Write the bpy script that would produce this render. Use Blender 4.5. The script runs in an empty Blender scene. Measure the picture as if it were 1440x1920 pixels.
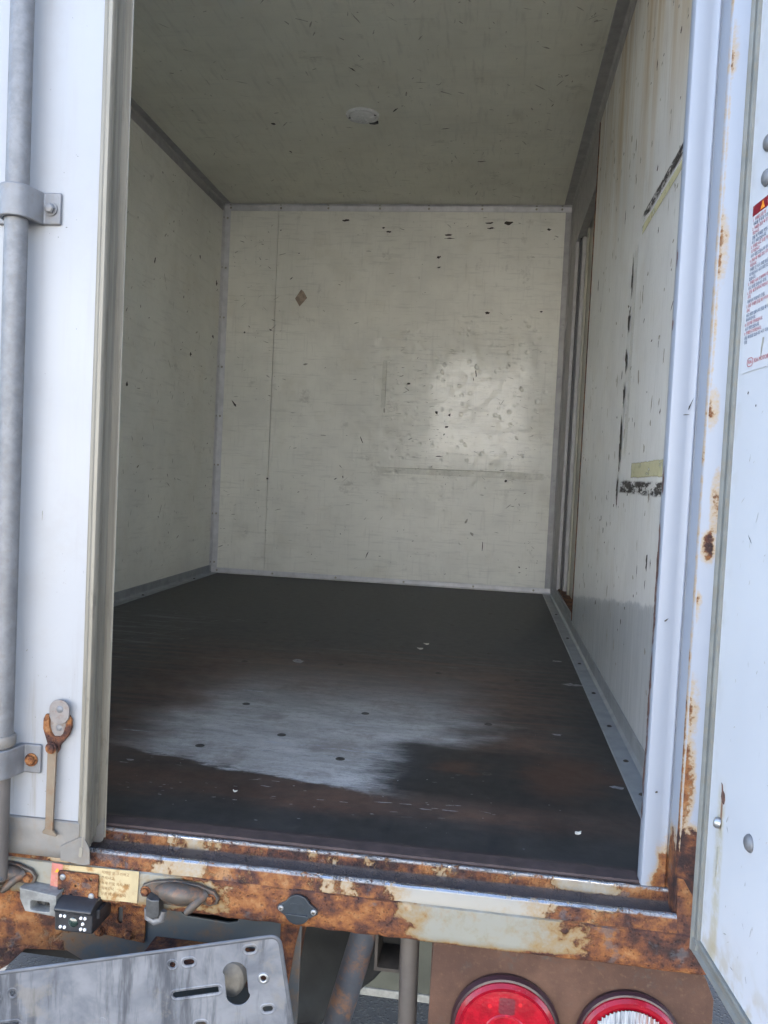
import bpy, bmesh, math, random
from mathutils import Matrix, Vector, noise as mnoise

random.seed(7)
sc = bpy.context.scene
R = math.radians

# ------------------------------------------------------------------ camera
# truck frame: x to the right across the box, y into the box, z up, cargo floor at z = 0
GZ = 0.88                       # cargo floor above the ground
W, L, H = 1.60, 2.7125, 1.732   # inside of the cargo box

cam_d = bpy.data.cameras.new("camera")
cam = bpy.data.objects.new("camera", cam_d)
sc.collection.objects.link(cam)
cam_d.sensor_fit = 'HORIZONTAL'
cam_d.sensor_width = 36.0
cam_d.lens = 36.0 * 1536.2 / 1440.0
cam_d.clip_start = 0.02
cam_d.clip_end = 2000
r_ = Vector((0.99006788, 0.13209479, 0.04813062))
u_ = Vector((-0.0533375, 0.0361647, 0.99792145))
f_ = Vector((-0.13007959, 0.99057715, -0.04285111))
cam.matrix_world = Matrix(((r_.x, u_.x, -f_.x, 1.3136), (r_.y, u_.y, -f_.y, -1.0420),
                           (r_.z, u_.z, -f_.z, 0.4949 + GZ), (0, 0, 0, 1)))
sc.camera = cam

# ------------------------------------------------------------------ sky, sun, exposure
SUN_EL, SUN_AZ = R(50), R(-14)
world = bpy.data.worlds.new("World")
sc.world = world
world.use_nodes = True
wt = world.node_tree
sky = wt.nodes.new('ShaderNodeTexSky')
sky.sky_type = 'NISHITA'
sky.sun_disc = False
sky.sun_elevation = SUN_EL
sky.sun_rotation = SUN_AZ
sky.dust_density = 1.2
sky.air_density = 1.0
bg = wt.nodes['Background']
bg.inputs['Strength'].default_value = 0.15
wt.links.new(sky.outputs[0], bg.inputs['Color'])
sun_d = bpy.data.lights.new("sun", 'SUN')
sun_d.energy = 5.0
sun_d.angle = R(0.53)
sun_d.color = (1.0, 0.96, 0.90)
sun = bpy.data.objects.new("sun", sun_d)
sc.collection.objects.link(sun)
sdir = Vector((math.sin(SUN_AZ) * math.cos(SUN_EL), math.cos(SUN_AZ) * math.cos(SUN_EL), math.sin(SUN_EL)))
sun.rotation_euler = sdir.to_track_quat('Z', 'Y').to_euler()
sun.location = sdir * 20
vs = sc.view_settings
vs.view_transform = 'Standard'
vs.look = 'None'
vs.exposure = 2.98
vs.gamma = 1.0
vs.use_curve_mapping = False
sc.cycles.max_bounces = 7
sc.cycles.diffuse_bounces = 5
sc.cycles.glossy_bounces = 3
sc.cycles.sample_clamp_indirect = 8

# ------------------------------------------------------------------ material toolkit
class S:
    def __init__(s, m, k): s.m, s.k = m, k
    def _b(s, op, o, rev=False):
        return s.m.math(op, o, s) if rev else s.m.math(op, s, o)
    def __add__(s, o): return s._b('ADD', o)
    def __radd__(s, o): return s._b('ADD', o)
    def __sub__(s, o): return s._b('SUBTRACT', o)
    def __rsub__(s, o): return s._b('SUBTRACT', o, True)
    def __mul__(s, o): return s._b('MULTIPLY', o)
    def __rmul__(s, o): return s._b('MULTIPLY', o)
    def __truediv__(s, o): return s._b('DIVIDE', o)

class M:
    """one procedural material"""
    def __init__(s, name):
        s.mat = bpy.data.materials.new(name)
        s.mat.use_nodes = True
        s.t = s.mat.node_tree
        s.bsdf = s.t.nodes['Principled BSDF']
        s.o = s.n('ShaderNodeTexCoord').outputs['Object']
        sp = s.n('ShaderNodeSeparateXYZ')
        s.t.links.new(s.o, sp.inputs[0])
        s.x, s.y, s.z = (S(s, sp.outputs[i]) for i in range(3))
        s.p = S(s, s.o)
    def n(s, typ): return s.t.nodes.new(typ)
    def put(s, sock, v):
        if isinstance(v, S): s.t.links.new(v.k, sock)
        elif isinstance(v, (tuple, list)):
            v = tuple(v)
            if sock.type == 'RGBA' and len(v) == 3: v = v + (1,)
            sock.default_value = v
        else: sock.default_value = v
    def math(s, op, a, b=None, clamp=False):
        nd = s.n('ShaderNodeMath'); nd.operation = op; nd.use_clamp = clamp
        s.put(nd.inputs[0], a)
        if b is not None: s.put(nd.inputs[1], b)
        return S(s, nd.outputs[0])
    def mx(s, a, b): return s.math('MAXIMUM', a, b)
    def mn(s, a, b): return s.math('MINIMUM', a, b)
    def sat(s, a): return s.math('ADD', a, 0.0, True)
    def sm(s, x, a, b, lo=0.0, hi=1.0):
        nd = s.n('ShaderNodeMapRange'); nd.interpolation_type = 'SMOOTHSTEP'
        s.put(nd.inputs['Value'], x)
        s.put(nd.inputs['From Min'], a); s.put(nd.inputs['From Max'], b)
        s.put(nd.inputs['To Min'], lo); s.put(nd.inputs['To Max'], hi)
        return S(s, nd.outputs[0])
    def band(s, x, a, b, w): return s.sm(x, a - w, a + w) * s.sm(x, b + w, b - w)
    def bandn(s, x, c, hw): return s.sm(s.math('ABSOLUTE', x - c), hw, hw * 0.35)
    def st(s, scale=(1, 1, 1), loc=(0, 0, 0), rot=(0, 0, 0), v=None):
        nd = s.n('ShaderNodeMapping')
        s.put(nd.inputs[0], v or s.p)
        nd.inputs['Scale'].default_value = scale
        nd.inputs['Location'].default_value = loc
        nd.inputs['Rotation'].default_value = rot
        return S(s, nd.outputs[0])
    def noise(s, scale, detail=4, rough=0.55, v=None, dist=0.0):
        nd = s.n('ShaderNodeTexNoise')
        s.put(nd.inputs['Vector'], v or s.p)
        nd.inputs['Scale'].default_value = scale
        nd.inputs['Detail'].default_value = detail
        nd.inputs['Roughness'].default_value = rough
        nd.inputs['Distortion'].default_value = dist
        return S(s, nd.outputs['Fac'])
    def vor(s, scale, v=None, feature='F1', rnd=1.0):
        nd = s.n('ShaderNodeTexVoronoi'); nd.feature = feature
        s.put(nd.inputs['Vector'], v or s.p)
        nd.inputs['Scale'].default_value = scale
        nd.inputs['Randomness'].default_value = rnd
        return S(s, nd.outputs['Distance'])
    def mix(s, f, a, b, blend='MIX'):
        nd = s.n('ShaderNodeMix'); nd.data_type = 'RGBA'; nd.blend_type = blend
        nd.clamp_factor = True
        s.put(nd.inputs[0], f); s.put(nd.inputs[6], a); s.put(nd.inputs[7], b)
        return S(s, nd.outputs[2])
    def ramp(s, f, stops):
        nd = s.n('ShaderNodeValToRGB')
        cr = nd.color_ramp
        while len(cr.elements) < len(stops): cr.elements.new(0.5)
        for e, (p, c) in zip(cr.elements, stops):
            e.position = p; e.color = tuple(c) + (1,)
        s.put(nd.inputs[0], f)
        return S(s, nd.outputs[0])
    def bump(s, h, strength=0.4, dist=0.002, nrm=None):
        nd = s.n('ShaderNodeBump')
        nd.inputs['Strength'].default_value = strength
        nd.inputs['Distance'].default_value = dist
        s.put(nd.inputs['Height'], h)
        if nrm: s.put(nd.inputs['Normal'], nrm)
        return S(s, nd.outputs[0])
    def out(s, col, rough=0.5, metal=0.0, spec=0.5, nrm=None, coat=0.0, alpha=None, trans=0.0, sss=None):
        b = s.bsdf.inputs
        s.put(b['Base Color'], col); s.put(b['Roughness'], rough); s.put(b['Metallic'], metal)
        s.put(b['Specular IOR Level'], spec); s.put(b['Coat Weight'], coat)
        b['Coat Roughness'].default_value = 0.12
        s.put(b['Transmission Weight'], trans)
        if nrm: s.put(b['Normal'], nrm)
        if alpha is not None: s.put(b['Alpha'], alpha)
        return s.mat
    # rust laid over paint: amount 0 = paint, 1 = scaled brown rust
    def rusty(s, amount, paint, scale=1.0, dirt=0.0, metal_mask=None, stain=(0.22, 0.135, 0.045), bump=0.9):
        n1 = s.noise(38 * scale, 5, 0.68)
        n2 = s.noise(140 * scale, 3, 0.65)
        n3 = s.noise(420 * scale, 2, 0.6)
        a = amount + (n1 - 0.5) * 0.95 + (n2 - 0.5) * 0.40
        pit = s.vor(190 * scale)
        edge = s.sm(a, 0.46, 0.58)
        stn = s.sm(a, 0.08, 0.52)
        zone = s.noise(17 * scale, 3, 0.6, s.st((1, 1, 1.5), (3.1, 1.7, 0.4)))
        rustc = s.ramp((zone - 0.5) * 1.35 + (s.noise(48 * scale, 4, 0.65, s.st((1, 1, 1), (1.1, 4.7, 0.4))) - 0.5) * 1.0 + n3 * 0.14 + 0.45,
                       [(0.24, (0.020, 0.009, 0.008)), (0.40, (0.058, 0.021, 0.013)), (0.53, (0.125, 0.043, 0.016)),
                        (0.66, (0.205, 0.078, 0.022)), (0.84, (0.27, 0.135, 0.055))])
        gw = s.sm(s.noise(26 * scale, 4, 0.6, s.st((1, 1, 1), (7.7, 2.2, 5.0))), 0.60, 0.68)
        rustc = s.mix(gw * 0.55, rustc, (0.075, 0.078, 0.085))
        rustc = s.mix(s.sm(pit, 0.30, 0.12) * 0.35, rustc, (0.014, 0.007, 0.006))
        pc = s.mix(stn * 0.85, paint, stain)
        pc = s.mix(s.sm(a, 0.40, 0.52) * 0.7, pc, (0.165, 0.066, 0.018))
        col = s.mix(edge, pc, rustc)
        rough = edge * 0.40 + 0.42
        h = edge * (n2 * 0.9 + n3 * 0.5 + s.sm(pit, 0.05, 0.4) * 0.5) - edge * 0.35
        met = 0.0
        if metal_mask is not None:
            mm = metal_mask
            col = s.mix(mm, col, s.mix(n3, (0.20, 0.195, 0.195), (0.38, 0.38, 0.385)))
            rough = s.math('MULTIPLY', rough, 1.0 - mm * 0.45)
            met = mm * 0.8
        return s.out(col, rough, met, 0.45, s.bump(h, bump, 0.0022))

def simple(name, col, rough=0.5, metal=0.0, var=0.15, scale=30, bump=0.0, bscale=200, coat=0.0, spec=0.5, dirt=None):
    m = M(name)
    n = m.noise(scale, 5, 0.6)
    lo = tuple(c * (1 - var) for c in col); hi = tuple(min(1, c * (1 + var)) for c in col)
    c = m.mix(m.sm(n, 0.3, 0.7), lo, hi)
    if dirt:
        c = m.mix(m.sm(m.noise(scale * 2.3, 6, 0.7), 0.48, 0.66) * dirt[1], c, dirt[0])
    nr = m.bump(m.noise(bscale, 3, 0.6), bump, 0.001) if bump else None
    return m.out(c, (m.noise(scale * 1.7, 3) - 0.5) * 0.25 + rough, metal, spec, nr, coat)

MT = {}

def mat_door_paint():
    m = M("white_door_paint")
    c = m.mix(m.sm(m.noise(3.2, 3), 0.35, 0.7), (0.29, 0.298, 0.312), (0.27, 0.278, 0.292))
    stk = m.noise(1.0, 5, 0.65, m.st((60, 60, 4)))
    low = m.sm(m.z, 0.34, 0.02)
    c = m.mix(m.sm(stk, 0.48, 0.72) * (low * 0.55 + 0.14), c, (0.19, 0.165, 0.13))
    c = m.mix(m.sm(m.noise(11, 5, 0.7), 0.50, 0.72) * 0.22, c, (0.235, 0.22, 0.20))
    spk = m.sm(m.vor(55, m.st((1, 1, 0.7))), 0.055, 0.025) * m.sm(m.noise(6, 2), 0.55, 0.6)
    c = m.mix(spk * 0.7, c, (0.16, 0.15, 0.14))
    h = m.noise(5, 2) * 0.6 + m.noise(700, 2) * 0.02
    return m.out(c, 0.36 + m.noise(9, 3) * 0.1, 0, 0.5, m.bump(h, 0.12, 0.01))

def mat_right_door():
    m = M("white_inner_door_skin")
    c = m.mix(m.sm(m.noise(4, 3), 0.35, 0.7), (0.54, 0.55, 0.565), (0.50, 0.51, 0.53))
    # rust run-off below the punched hole, u ~ 0.045
    n = m.noise(90, 4, 0.6)
    wob = (m.noise(7, 2) - 0.5) * 0.012
    run = m.bandn(m.x + wob, 0.0475, 0.014) * m.sm(m.z, 0.20, 0.165) * m.sm(n, 0.25, 0.6)
    c = m.mix(run * 0.62, c, (0.42, 0.36, 0.20))
    c = m.mix(m.bandn(m.x + wob, 0.0490, 0.0035) * m.sm(m.z, 0.178, 0.165) * m.sm(m.z, 0.135, 0.155) * 0.9, c, (0.20, 0.08, 0.03))
    edge = m.sm(m.x, 0.040, 0.016) * m.sm(m.noise(30, 4), 0.45, 0.65)
    c = m.mix(edge * 0.25, c, (0.35, 0.32, 0.27))
    bot = m.sm(m.z, 0.06, 0.0) * m.sm(m.noise(40, 4), 0.42, 0.62)
    c = m.mix(bot * 0.5, c, (0.38, 0.30, 0.15))
    scr = m.sm(m.noise(1, 4, 0.7, m.st((170, 170, 24), rot=(0, 0.25, 0))), 0.67, 0.72)
    c = m.mix(scr * 0.35, c, (0.28, 0.29, 0.32))
    h = m.noise(6, 2) * 0.5
    return m.out(c, 0.40, 0, 0.5, m.bump(h, 0.12, 0.01))

def mat_panel(name, streak, base=(0.78, 0.765, 0.685), dents=False, lower=False, ystain=False, rough=0.33):
    """coated plywood lining; streak = noise scale per axis for its faint woven grain"""
    m = M(name)
    big = m.noise(2.3, 3, 0.6)
    c = m.mix(m.sm(big, 0.3, 0.7), tuple(v * 0.93 for v in base), tuple(min(1, v * 1.05) for v in base))
    c = m.mix(m.sm(m.noise(5.5, 4, 0.65, m.st(loc=(4, 2, 9))), 0.5, 0.75) * 0.30, c, (0.54, 0.50, 0.38))
    g1 = m.noise(1, 3, 0.7, m.st(streak))
    g2 = m.noise(1, 2, 0.7, m.st((streak[2], streak[1], streak[0]) if streak[0] != streak[2] else (streak[1], streak[0], streak[2])))
    c = m.mix(m.sm(g1, 0.52, 0.72) * 0.22, c, (0.30, 0.29, 0.26))
    c = m.mix(m.sm(g2, 0.55, 0.74) * 0.14, c, (0.32, 0.31, 0.28))
    smd = m.sm(m.noise(13, 6, 0.7), 0.57, 0.70) * m.sm(m.noise(3, 2), 0.45, 0.6)
    c = m.mix(smd * 0.42, c, (0.30, 0.28, 0.23))
    c = m.mix(m.sm(m.noise(4.5, 4, 0.7, m.st(loc=(8, 1, 3))), 0.42, 0.72) * 0.30, c, tuple(v * 0.70 for v in base))
    h = g1 * 0.05 + g2 * 0.04 + m.noise(7, 1) * 0.35
    rgh = rough + (m.noise(17, 2) - 0.5) * 0.10 + m.sm(g1, 0.45, 0.75) * 0.10
    spec = 0.5
    if dents:
        area = m.band(m.x, 0.72, 1.52, 0.12) * m.band(m.z, 0.45, 1.22, 0.13)
        dv = m.vor(9.5, m.st((1, 1, 1)), 'SMOOTH_F1')
        h = h + m.sm(dv, 0.05, 0.42) * area * 2.4
        dv2 = m.vor(23, m.st((1, 1, 1), (3, 0, 1)))
        h = h + m.sm(dv2, 0.03, 0.30) * area * m.sm(m.noise(5, 2), 0.42, 0.55) * 1.6
        gl = m.band(m.x + (m.noise(9, 5, 0.7) - 0.5) * 0.30, 0.96, 1.60, 0.07) * m.band(m.z + (m.noise(8, 5, 0.7) - 0.5) * 0.34, 0.58, 1.03, 0.10)
        rgh = m.math('SUBTRACT', rgh + 0.15, gl * 0.16) + m.sm(m.noise(1, 4, 0.7, m.st((40, 40, 90))), 0.45, 0.7) * gl * 0.12
        h = h + m.noise(1, 3, 0.7, m.st((26, 26, 120))) * gl * 0.5
        mark = m.sm(m.noise(1, 5, 0.72, m.st((14, 14, 60))), 0.55, 0.68) * area
        c = m.mix(mark * 0.38, c, (0.22, 0.21, 0.17))
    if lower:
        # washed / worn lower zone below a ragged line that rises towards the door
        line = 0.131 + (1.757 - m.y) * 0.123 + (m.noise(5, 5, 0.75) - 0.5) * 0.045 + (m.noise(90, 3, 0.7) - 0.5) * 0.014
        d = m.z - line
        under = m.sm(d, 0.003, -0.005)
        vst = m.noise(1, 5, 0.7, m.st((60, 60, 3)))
        c = m.mix(under * (m.sm(vst, 0.3, 0.7) * 0.18 + 0.46), c, (0.20, 0.235, 0.27))  # wear tone plus a cool skylight tint painted into the colour
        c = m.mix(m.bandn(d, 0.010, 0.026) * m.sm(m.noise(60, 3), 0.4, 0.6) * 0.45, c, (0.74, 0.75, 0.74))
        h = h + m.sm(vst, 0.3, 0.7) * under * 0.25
    if ystain:
        vs_ = m.noise(1, 5, 0.65, m.st((10, 10, 1.0)))
        yy = m.sm(vs_, 0.38, 0.66) * m.sm(m.z, 0.98, 1.50)
        c = m.mix(yy * 0.80, c, (0.45, 0.32, 0.15))
        yr = m.sm(m.noise(1, 5, 0.7, m.st((18, 18, 1.6), (2, 1, 0))), 0.50, 0.66) * m.sm(m.z, 1.15, 1.6)
        c = m.mix(yr * 0.60, c, (0.28, 0.17, 0.08))
    return m.out(c, rgh, 0, spec, m.bump(h, 0.5, 0.006), gl * 0.40 if dents else 0.10)

def mat_floor():
    m = M("worn_film_plywood")
    wx = m.noise(1, 5, 0.68, m.st((4.5, 9, 1)))
    wy = m.noise(1, 6, 0.74, m.st((6, 17, 1), (5, 2, 0)))
    fine = m.noise(1, 5, 0.75, m.st((26, 110, 1), (1, 9, 0)))
    X = m.x + (wx - 0.5) * 0.30 + (fine - 0.5) * 0.05
    Y = m.y + (wy - 0.5) * 0.10 + (fine - 0.5) * 0.035
    mott = m.noise(8, 6, 0.72)
    grit = m.noise(420, 2, 0.6)
    base = m.mix(m.sm(mott, 0.30, 0.70), (0.015, 0.016, 0.018), (0.037, 0.036, 0.036))
    # lighter grey towards the far end of the floor
    far = m.sm(m.y, 0.9, 1.9)
    base = m.mix(far * 0.85, base, (0.085, 0.085, 0.080))
    # brown ply showing round the worn patch
    br = m.band(Y, 0.62, 1.12, 0.13) * m.band(X, 0.55, 1.42, 0.10)
    br = m.mx(br, m.band(Y, 0.30, 0.80, 0.10) * m.band(X, 0.60, 0.86, 0.06))
    br = m.mx(br, m.band(Y, 0.13, 0.24, 0.03) * m.band(X, 0.5, 1.5, 0.12))
    br = m.mx(br, m.bandn(Y, 0.50, 0.12) * m.band(X, 1.18, 1.45, 0.06))
    bcol = m.mix(m.sm(mott, 0.35, 0.65), (0.050, 0.027, 0.021), (0.105, 0.058, 0.042))
    c = m.mix(br * (m.sm(wy, 0.3, 0.65) * 0.6 + 0.40), base, bcol)
    bs = m.sm(m.noise(1, 5, 0.72, m.st((2.2, 42, 1), (8, 1, 0))), 0.46, 0.64) * m.band(m.y, 0.30, 1.25, 0.15) * m.band(m.x, 0.3, 1.5, 0.1)
    c = m.mix(bs * 0.70, c, (0.105, 0.058, 0.043))
    ps = m.sm(m.noise(1, 6, 0.75, m.st((2.6, 30, 1), (2, 6, 0))), 0.55, 0.70) * m.band(m.y, 0.72, 1.25, 0.1) * m.band(m.x, 0.55, 1.45, 0.1)
    c = m.mix(ps * 0.55, c, (0.17, 0.17, 0.168))
    # pale scoured area
    # its front edge runs slightly forward to the right
    front = Y - (0.305 - (m.x - 0.72) * 0.24)
    pale = m.sm(front + (m.noise(1, 4, 0.8, m.st((24, 190, 1), (3, 3, 0))) - 0.5) * 0.05, -0.006, 0.012) * m.sm(Y, 1.15, 0.60) * m.sm(X, 0.60, 0.84)
    right = m.sm(X + m.sm(Y, 0.40, 0.52) * -0.12, 1.26, 1.10)
    pale = pale * right
    pc = m.mix(m.sm(wy, 0.35, 0.68), (0.31, 0.30, 0.28), (0.48, 0.465, 0.44))
    pc = m.mix(m.sm(fine, 0.50, 0.70) * 0.55, pc, (0.15, 0.15, 0.155))
    pc = m.mix(m.sm(m.noise(75, 5, 0.75), 0.50, 0.66) * 0.35, pc, (0.18, 0.175, 0.17))
    pc = m.mix(m.sm(mott, 0.48, 0.66) * 0.50, pc, (0.165, 0.135, 0.115))
    pc = m.mix(m.sm(m.noise(1, 5, 0.75, m.st((6, 90, 1), (4, 4, 0))), 0.60, 0.68) * 0.5, pc, (0.44, 0.46, 0.49))
    c = m.mix(pale * (m.sm(Y, 0.90, 0.45) * 0.40 + 0.60), c, pc)
    # dark damp stain on its right
    dk = m.sm(m.x + (fine - 0.5) * 0.12 + (wx - 0.5) * 0.06, 1.11, 1.20) * m.sm(m.x, 1.60, 1.46) * m.band(Y, 0.205, 0.47, 0.035)
    c = m.mix(dk * 0.90, c, (0.014, 0.014, 0.016))
    rd = m.sm(m.math('SQRT', m.math('POWER', (X - 1.46) / 0.10, 2.0) + m.math('POWER', (Y - 0.36) / 0.13, 2.0)), 1.1, 0.3)
    rd = m.mx(rd, m.sm(m.math('SQRT', m.math('POWER', (X - 1.27) / 0.08, 2.0) + m.math('POWER', (Y - 0.355) / 0.035, 2.0)), 1.1, 0.3))
    c = m.mix(rd * 0.75, c, (0.075, 0.034, 0.022))
    # dusty drag marks along the left wall
    lf = m.sm(m.x, 0.52, 0.30) * m.band(m.y, 0.85, 1.65, 0.2) * m.sm(m.noise(1, 5, 0.7, m.st((5, 40, 1), rot=(0, 0, 0.75))), 0.48, 0.66)
    c = m.mix(lf * 0.7, c, (0.15, 0.155, 0.165))
    # fine white scratches, mostly at the wear edge
    scr = m.sm(m.noise(1, 5, 0.8, m.st((9, 260, 1), (0, 3, 0))), 0.70, 0.735) * m.sm(m.y, 1.0, 0.5)
    edge = m.bandn(front, 0.0, 0.06) * m.sm(m.x, 1.42, 1.3)
    c = m.mix(scr * (0.12 + edge * 0.75), c, (0.50, 0.51, 0.53))
    drag = m.bandn(Y, 0.405, 0.016) * m.sm(fine, 0.50, 0.66) * m.band(m.x, 0.86, 1.16, 0.04)
    c = m.mix(drag * 0.7, c, (0.46, 0.50, 0.56))
    spk = m.sm(m.vor(38), 0.05, 0.03) * m.sm(m.noise(4, 2), 0.52, 0.58) * m.sm(m.y, 0.9, 0.3)
    c = m.mix(spk * 0.7, c, (0.42, 0.42, 0.40))
    frontdirt = m.sm(m.y, 0.050, 0.035)
    c = m.mix(frontdirt * 0.9, c, (0.060, 0.038, 0.032))
    c = m.mix(1.0, c, m.mix(grit, (0.70, 0.70, 0.70), (1.30, 1.30, 1.30)), 'MULTIPLY')
    rg = 0.46 + pale * 0.14 + far * 0.12 + (m.noise(40, 4) - 0.5) * 0.18
    h = fine * 0.15 + m.noise(300, 3) * 0.12
    return m.out(c, rg + 0.04, 0, 0.36, m.bump(h, 0.35, 0.0015))

def mat_beam():
    m = M("rusted_cream_beam")
    # cream at the left, eaten in the middle, sound paint to its right, scaled at the far right
    x = m.x + (m.noise(22, 3) - 0.5) * 0.05
    a = m.sm(x, 0.60, 0.95, 0.30, 0.40)
    a = a - m.sm(x, 0.97, 0.91) * 0.15 + m.sm(x, 0.985, 1.06) * 0.42 - m.sm(x, 1.20, 1.275) * 0.72 + m.sm(x, 1.35, 1.45) * 0.40 + m.sm(x, 1.44, 1.52) * 0.42
    a = a + m.sm(m.z, -0.066, -0.076) * 0.38
    a = a + m.sm(m.z, -0.037, -0.028) * m.sm(x, 1.24, 1.20) * m.sm(x, 0.86, 0.95) * 0.25
    a = a - m.band(x, 0.855, 0.945, 0.015) * m.sm(m.z, -0.040, -0.026) * 0.35
    return m.rusty(a, m.mix(m.sm(m.noise(60, 4, 0.7), 0.5, 0.7) * 0.5, (0.225, 0.222, 0.190), (0.19, 0.165, 0.105)))

def mat_sill():
    m = M("rusted_sill_steel")
    lip1 = m.sm(m.z, -0.0042, -0.0012) * m.sm(m.y, -0.012, -0.008)
    lip2 = m.sm(m.z, -0.0150, -0.0125) * m.sm(m.y, -0.034, -0.036)
    nn = m.noise(120, 5, 0.7)
    mm = m.mx(lip1, lip2) * m.sm(nn, 0.36, 0.48)
    chan = m.sm(m.z, -0.0125, -0.0155) * m.sm(m.y, -0.036, -0.033)
    a = 0.52 + m.sm(m.noise(15, 3), 0.35, 0.65) * 0.26 - 0.03
    a = a - m.band(m.x, 1.42, 1.50, 0.02) * m.sm(m.z, -0.018, -0.010) * 0.45
    a = a - m.band(m.x, 0.90, 0.97, 0.03) * 0.22 - m.band(m.x, 1.21, 1.40, 0.03) * m.sm(m.y, -0.036, -0.044) * 0.55
    a = a + m.sm(m.x, 1.48, 1.54) * 0.3
    mat = m.rusty(a, (0.235, 0.22, 0.185), 1.3, metal_mask=mm)
    # dirt lying in the channel
    col = m.bsdf.inputs['Base Color'].links[0].from_socket
    dirt = m.mix(m.noise(60, 4), (0.048, 0.036, 0.032), (0.085, 0.066, 0.058))
    m.put(m.bsdf.inputs['Base Color'], m.mix(chan * 0.93, S(m, col), dirt))
    return mat

def mat_post():
    m = M("white_post_paint")
    x = m.x
    corner = m.sm(m.z, 0.12, -0.005)
    a = corner * m.sm(x, 1.526, 1.552) * 1.05 + m.sm(m.z, 0.03, -0.012) * 0.45
    step = m.bandn(x, 1.5574, 0.0022) * m.sm(m.y, -0.026, -0.030)
    a = a + step * 0.50 + m.bandn(x, 1.5564, 0.0014) * m.sm(m.z, 0.5, 0.0) * 0.30 * m.sm(m.z, 1.2, 0.2, 0.75, 1.0)
    a = a + m.sm(m.y, 0.010, 0.026) * m.sm(m.z, 0.62, 0.40) * 0.10
    outer = m.sm(x, 1.5585, 1.5600)
    bl = None
    for bx, bz, rx, rz, am in ((1.562, 1.006, .007, .035, .40), (1.563, .775, .008, .050, .40), (1.565, .595, .007, .030, .42), (1.573, .480, .007, .045, .52), (1.569, .430, .009, .022, .62),
                               (1.562, .360, .005, .020, .40), (1.564, .245, .008, .045, .40), (1.563, .150, .010, .055, .55), (1.572, .060, .016, .040, .50), (1.560, .90, .003, .10, .25), (1.560, .68, .003, .10, .25)):
        dx = (x - bx) / rx; dz = (m.z - bz) / rz
        q = m.sm(dx * dx + dz * dz, 2.0, 0.0) * (am + 0.14)
        bl = q if bl is None else m.mx(bl, q)
    a = a + outer * (bl + m.sm(x, 1.565, 1.5605) * 0.14 + m.sm(m.z, 0.14, 0.0) * 0.30)
    a = a - 0.20
    return m.rusty(a, (0.270, 0.294, 0.338), 1.25, stain=(0.33, 0.225, 0.105), bump=0.6)

def mat_tape(name, col, thr=0.5, sc_=60, stretch=(1, 1, 1), edge=0.12, soft=0.06, opac=1.0):
    """torn residue: uv 0..1 fades raggedly to nothing at its border"""
    m = M(name)
    uv = m.n('ShaderNodeUVMap').outputs[0]
    sp = m.n('ShaderNodeSeparateXYZ'); m.t.links.new(uv, sp.inputs[0])
    U, V = S(m, sp.outputs[0]), S(m, sp.outputs[1])
    ed = m.mn(m.mn(U, 1.0 - U) * 6.0, m.mn(V, 1.0 - V) * 2.2)
    n = m.noise(sc_, 6, 0.75, m.st(stretch))
    n2 = m.noise(sc_ * 4, 3, 0.7, m.st(stretch))
    a = m.sm(ed + (n - 0.5) * 0.5, 0.05, 0.05 + edge) * m.sm(n * 0.75 + n2 * 0.25, thr - soft, thr + soft) * opac
    c = m.mix(n2, tuple(v * 0.7 for v in col), tuple(min(1, v * 1.25) for v in col))
    return m.out(c, 0.6, 0, 0.3, None, 0, a)

def mat_asphalt():
    m = M("asphalt")
    v = m.vor(95)
    c = m.mix(m.noise(260, 3), (0.015, 0.016, 0.018), (0.036, 0.036, 0.038))
    c = m.mix(m.sm(v, 0.35, 0.1) * 0.5, c, (0.055, 0.055, 0.056))
    c = m.mix(m.sm(m.noise(1.2, 3), 0.4, 0.6) * 0.3, c, (0.028, 0.028, 0.028))
    return m.out(c, 0.85, 0, 0.3, m.bump(m.sm(v, 0.0, 0.5) + m.noise(300, 2) * 0.4, 0.8, 0.006))

def mat_rust(name, amt=1.0, scale=1.0, paint=(0.2, 0.18, 0.14)):
    m = M(name)
    return m.rusty(m.noise(9, 3) * 0.5 + (amt - 0.25), paint, scale)

def mat_trim_edge():
    m = M("oxidised_aluminium_edge")
    n = m.noise(1, 5, 0.7, m.st((160, 160, 3)))
    c = m.mix(m.sm(n, 0.35, 0.65), (0.155, 0.141, 0.110), (0.225, 0.207, 0.168))
    c = m.mix(m.sm(m.noise(1, 5, 0.75, m.st((60, 60, 14), (1, 3, 2))), 0.54, 0.68) * m.sm(m.z, 0.95, 0.1, 0.25, 0.65), c, (0.095, 0.082, 0.062))
    return m.out(c, 0.50, 0.15, 0.5, m.bump(n, 0.15, 0.001))

def mat_bracket():
    m = M("weathered_zinc_plate")
    n = m.noise(9, 5, 0.65, dist=0.6)
    c = m.mix(m.sm(n, 0.35, 0.65), (0.100, 0.109, 0.130), (0.200, 0.208, 0.226))
    run = m.noise(1, 5, 0.7, m.st((38, 38, 5), rot=(0, 0.25, 0)))
    c = m.mix(m.sm(run, 0.48, 0.66) * 0.75, c, (0.040, 0.044, 0.054))
    c = m.mix(m.sm(m.noise(24, 5, 0.7, m.st(loc=(3, 3, 3))), 0.56, 0.68) * 0.4, c, (0.21, 0.188, 0.155))
    return m.out(c, 0.52, 0.25, 0.5, m.bump(m.noise(60, 4), 0.15, 0.001))

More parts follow.
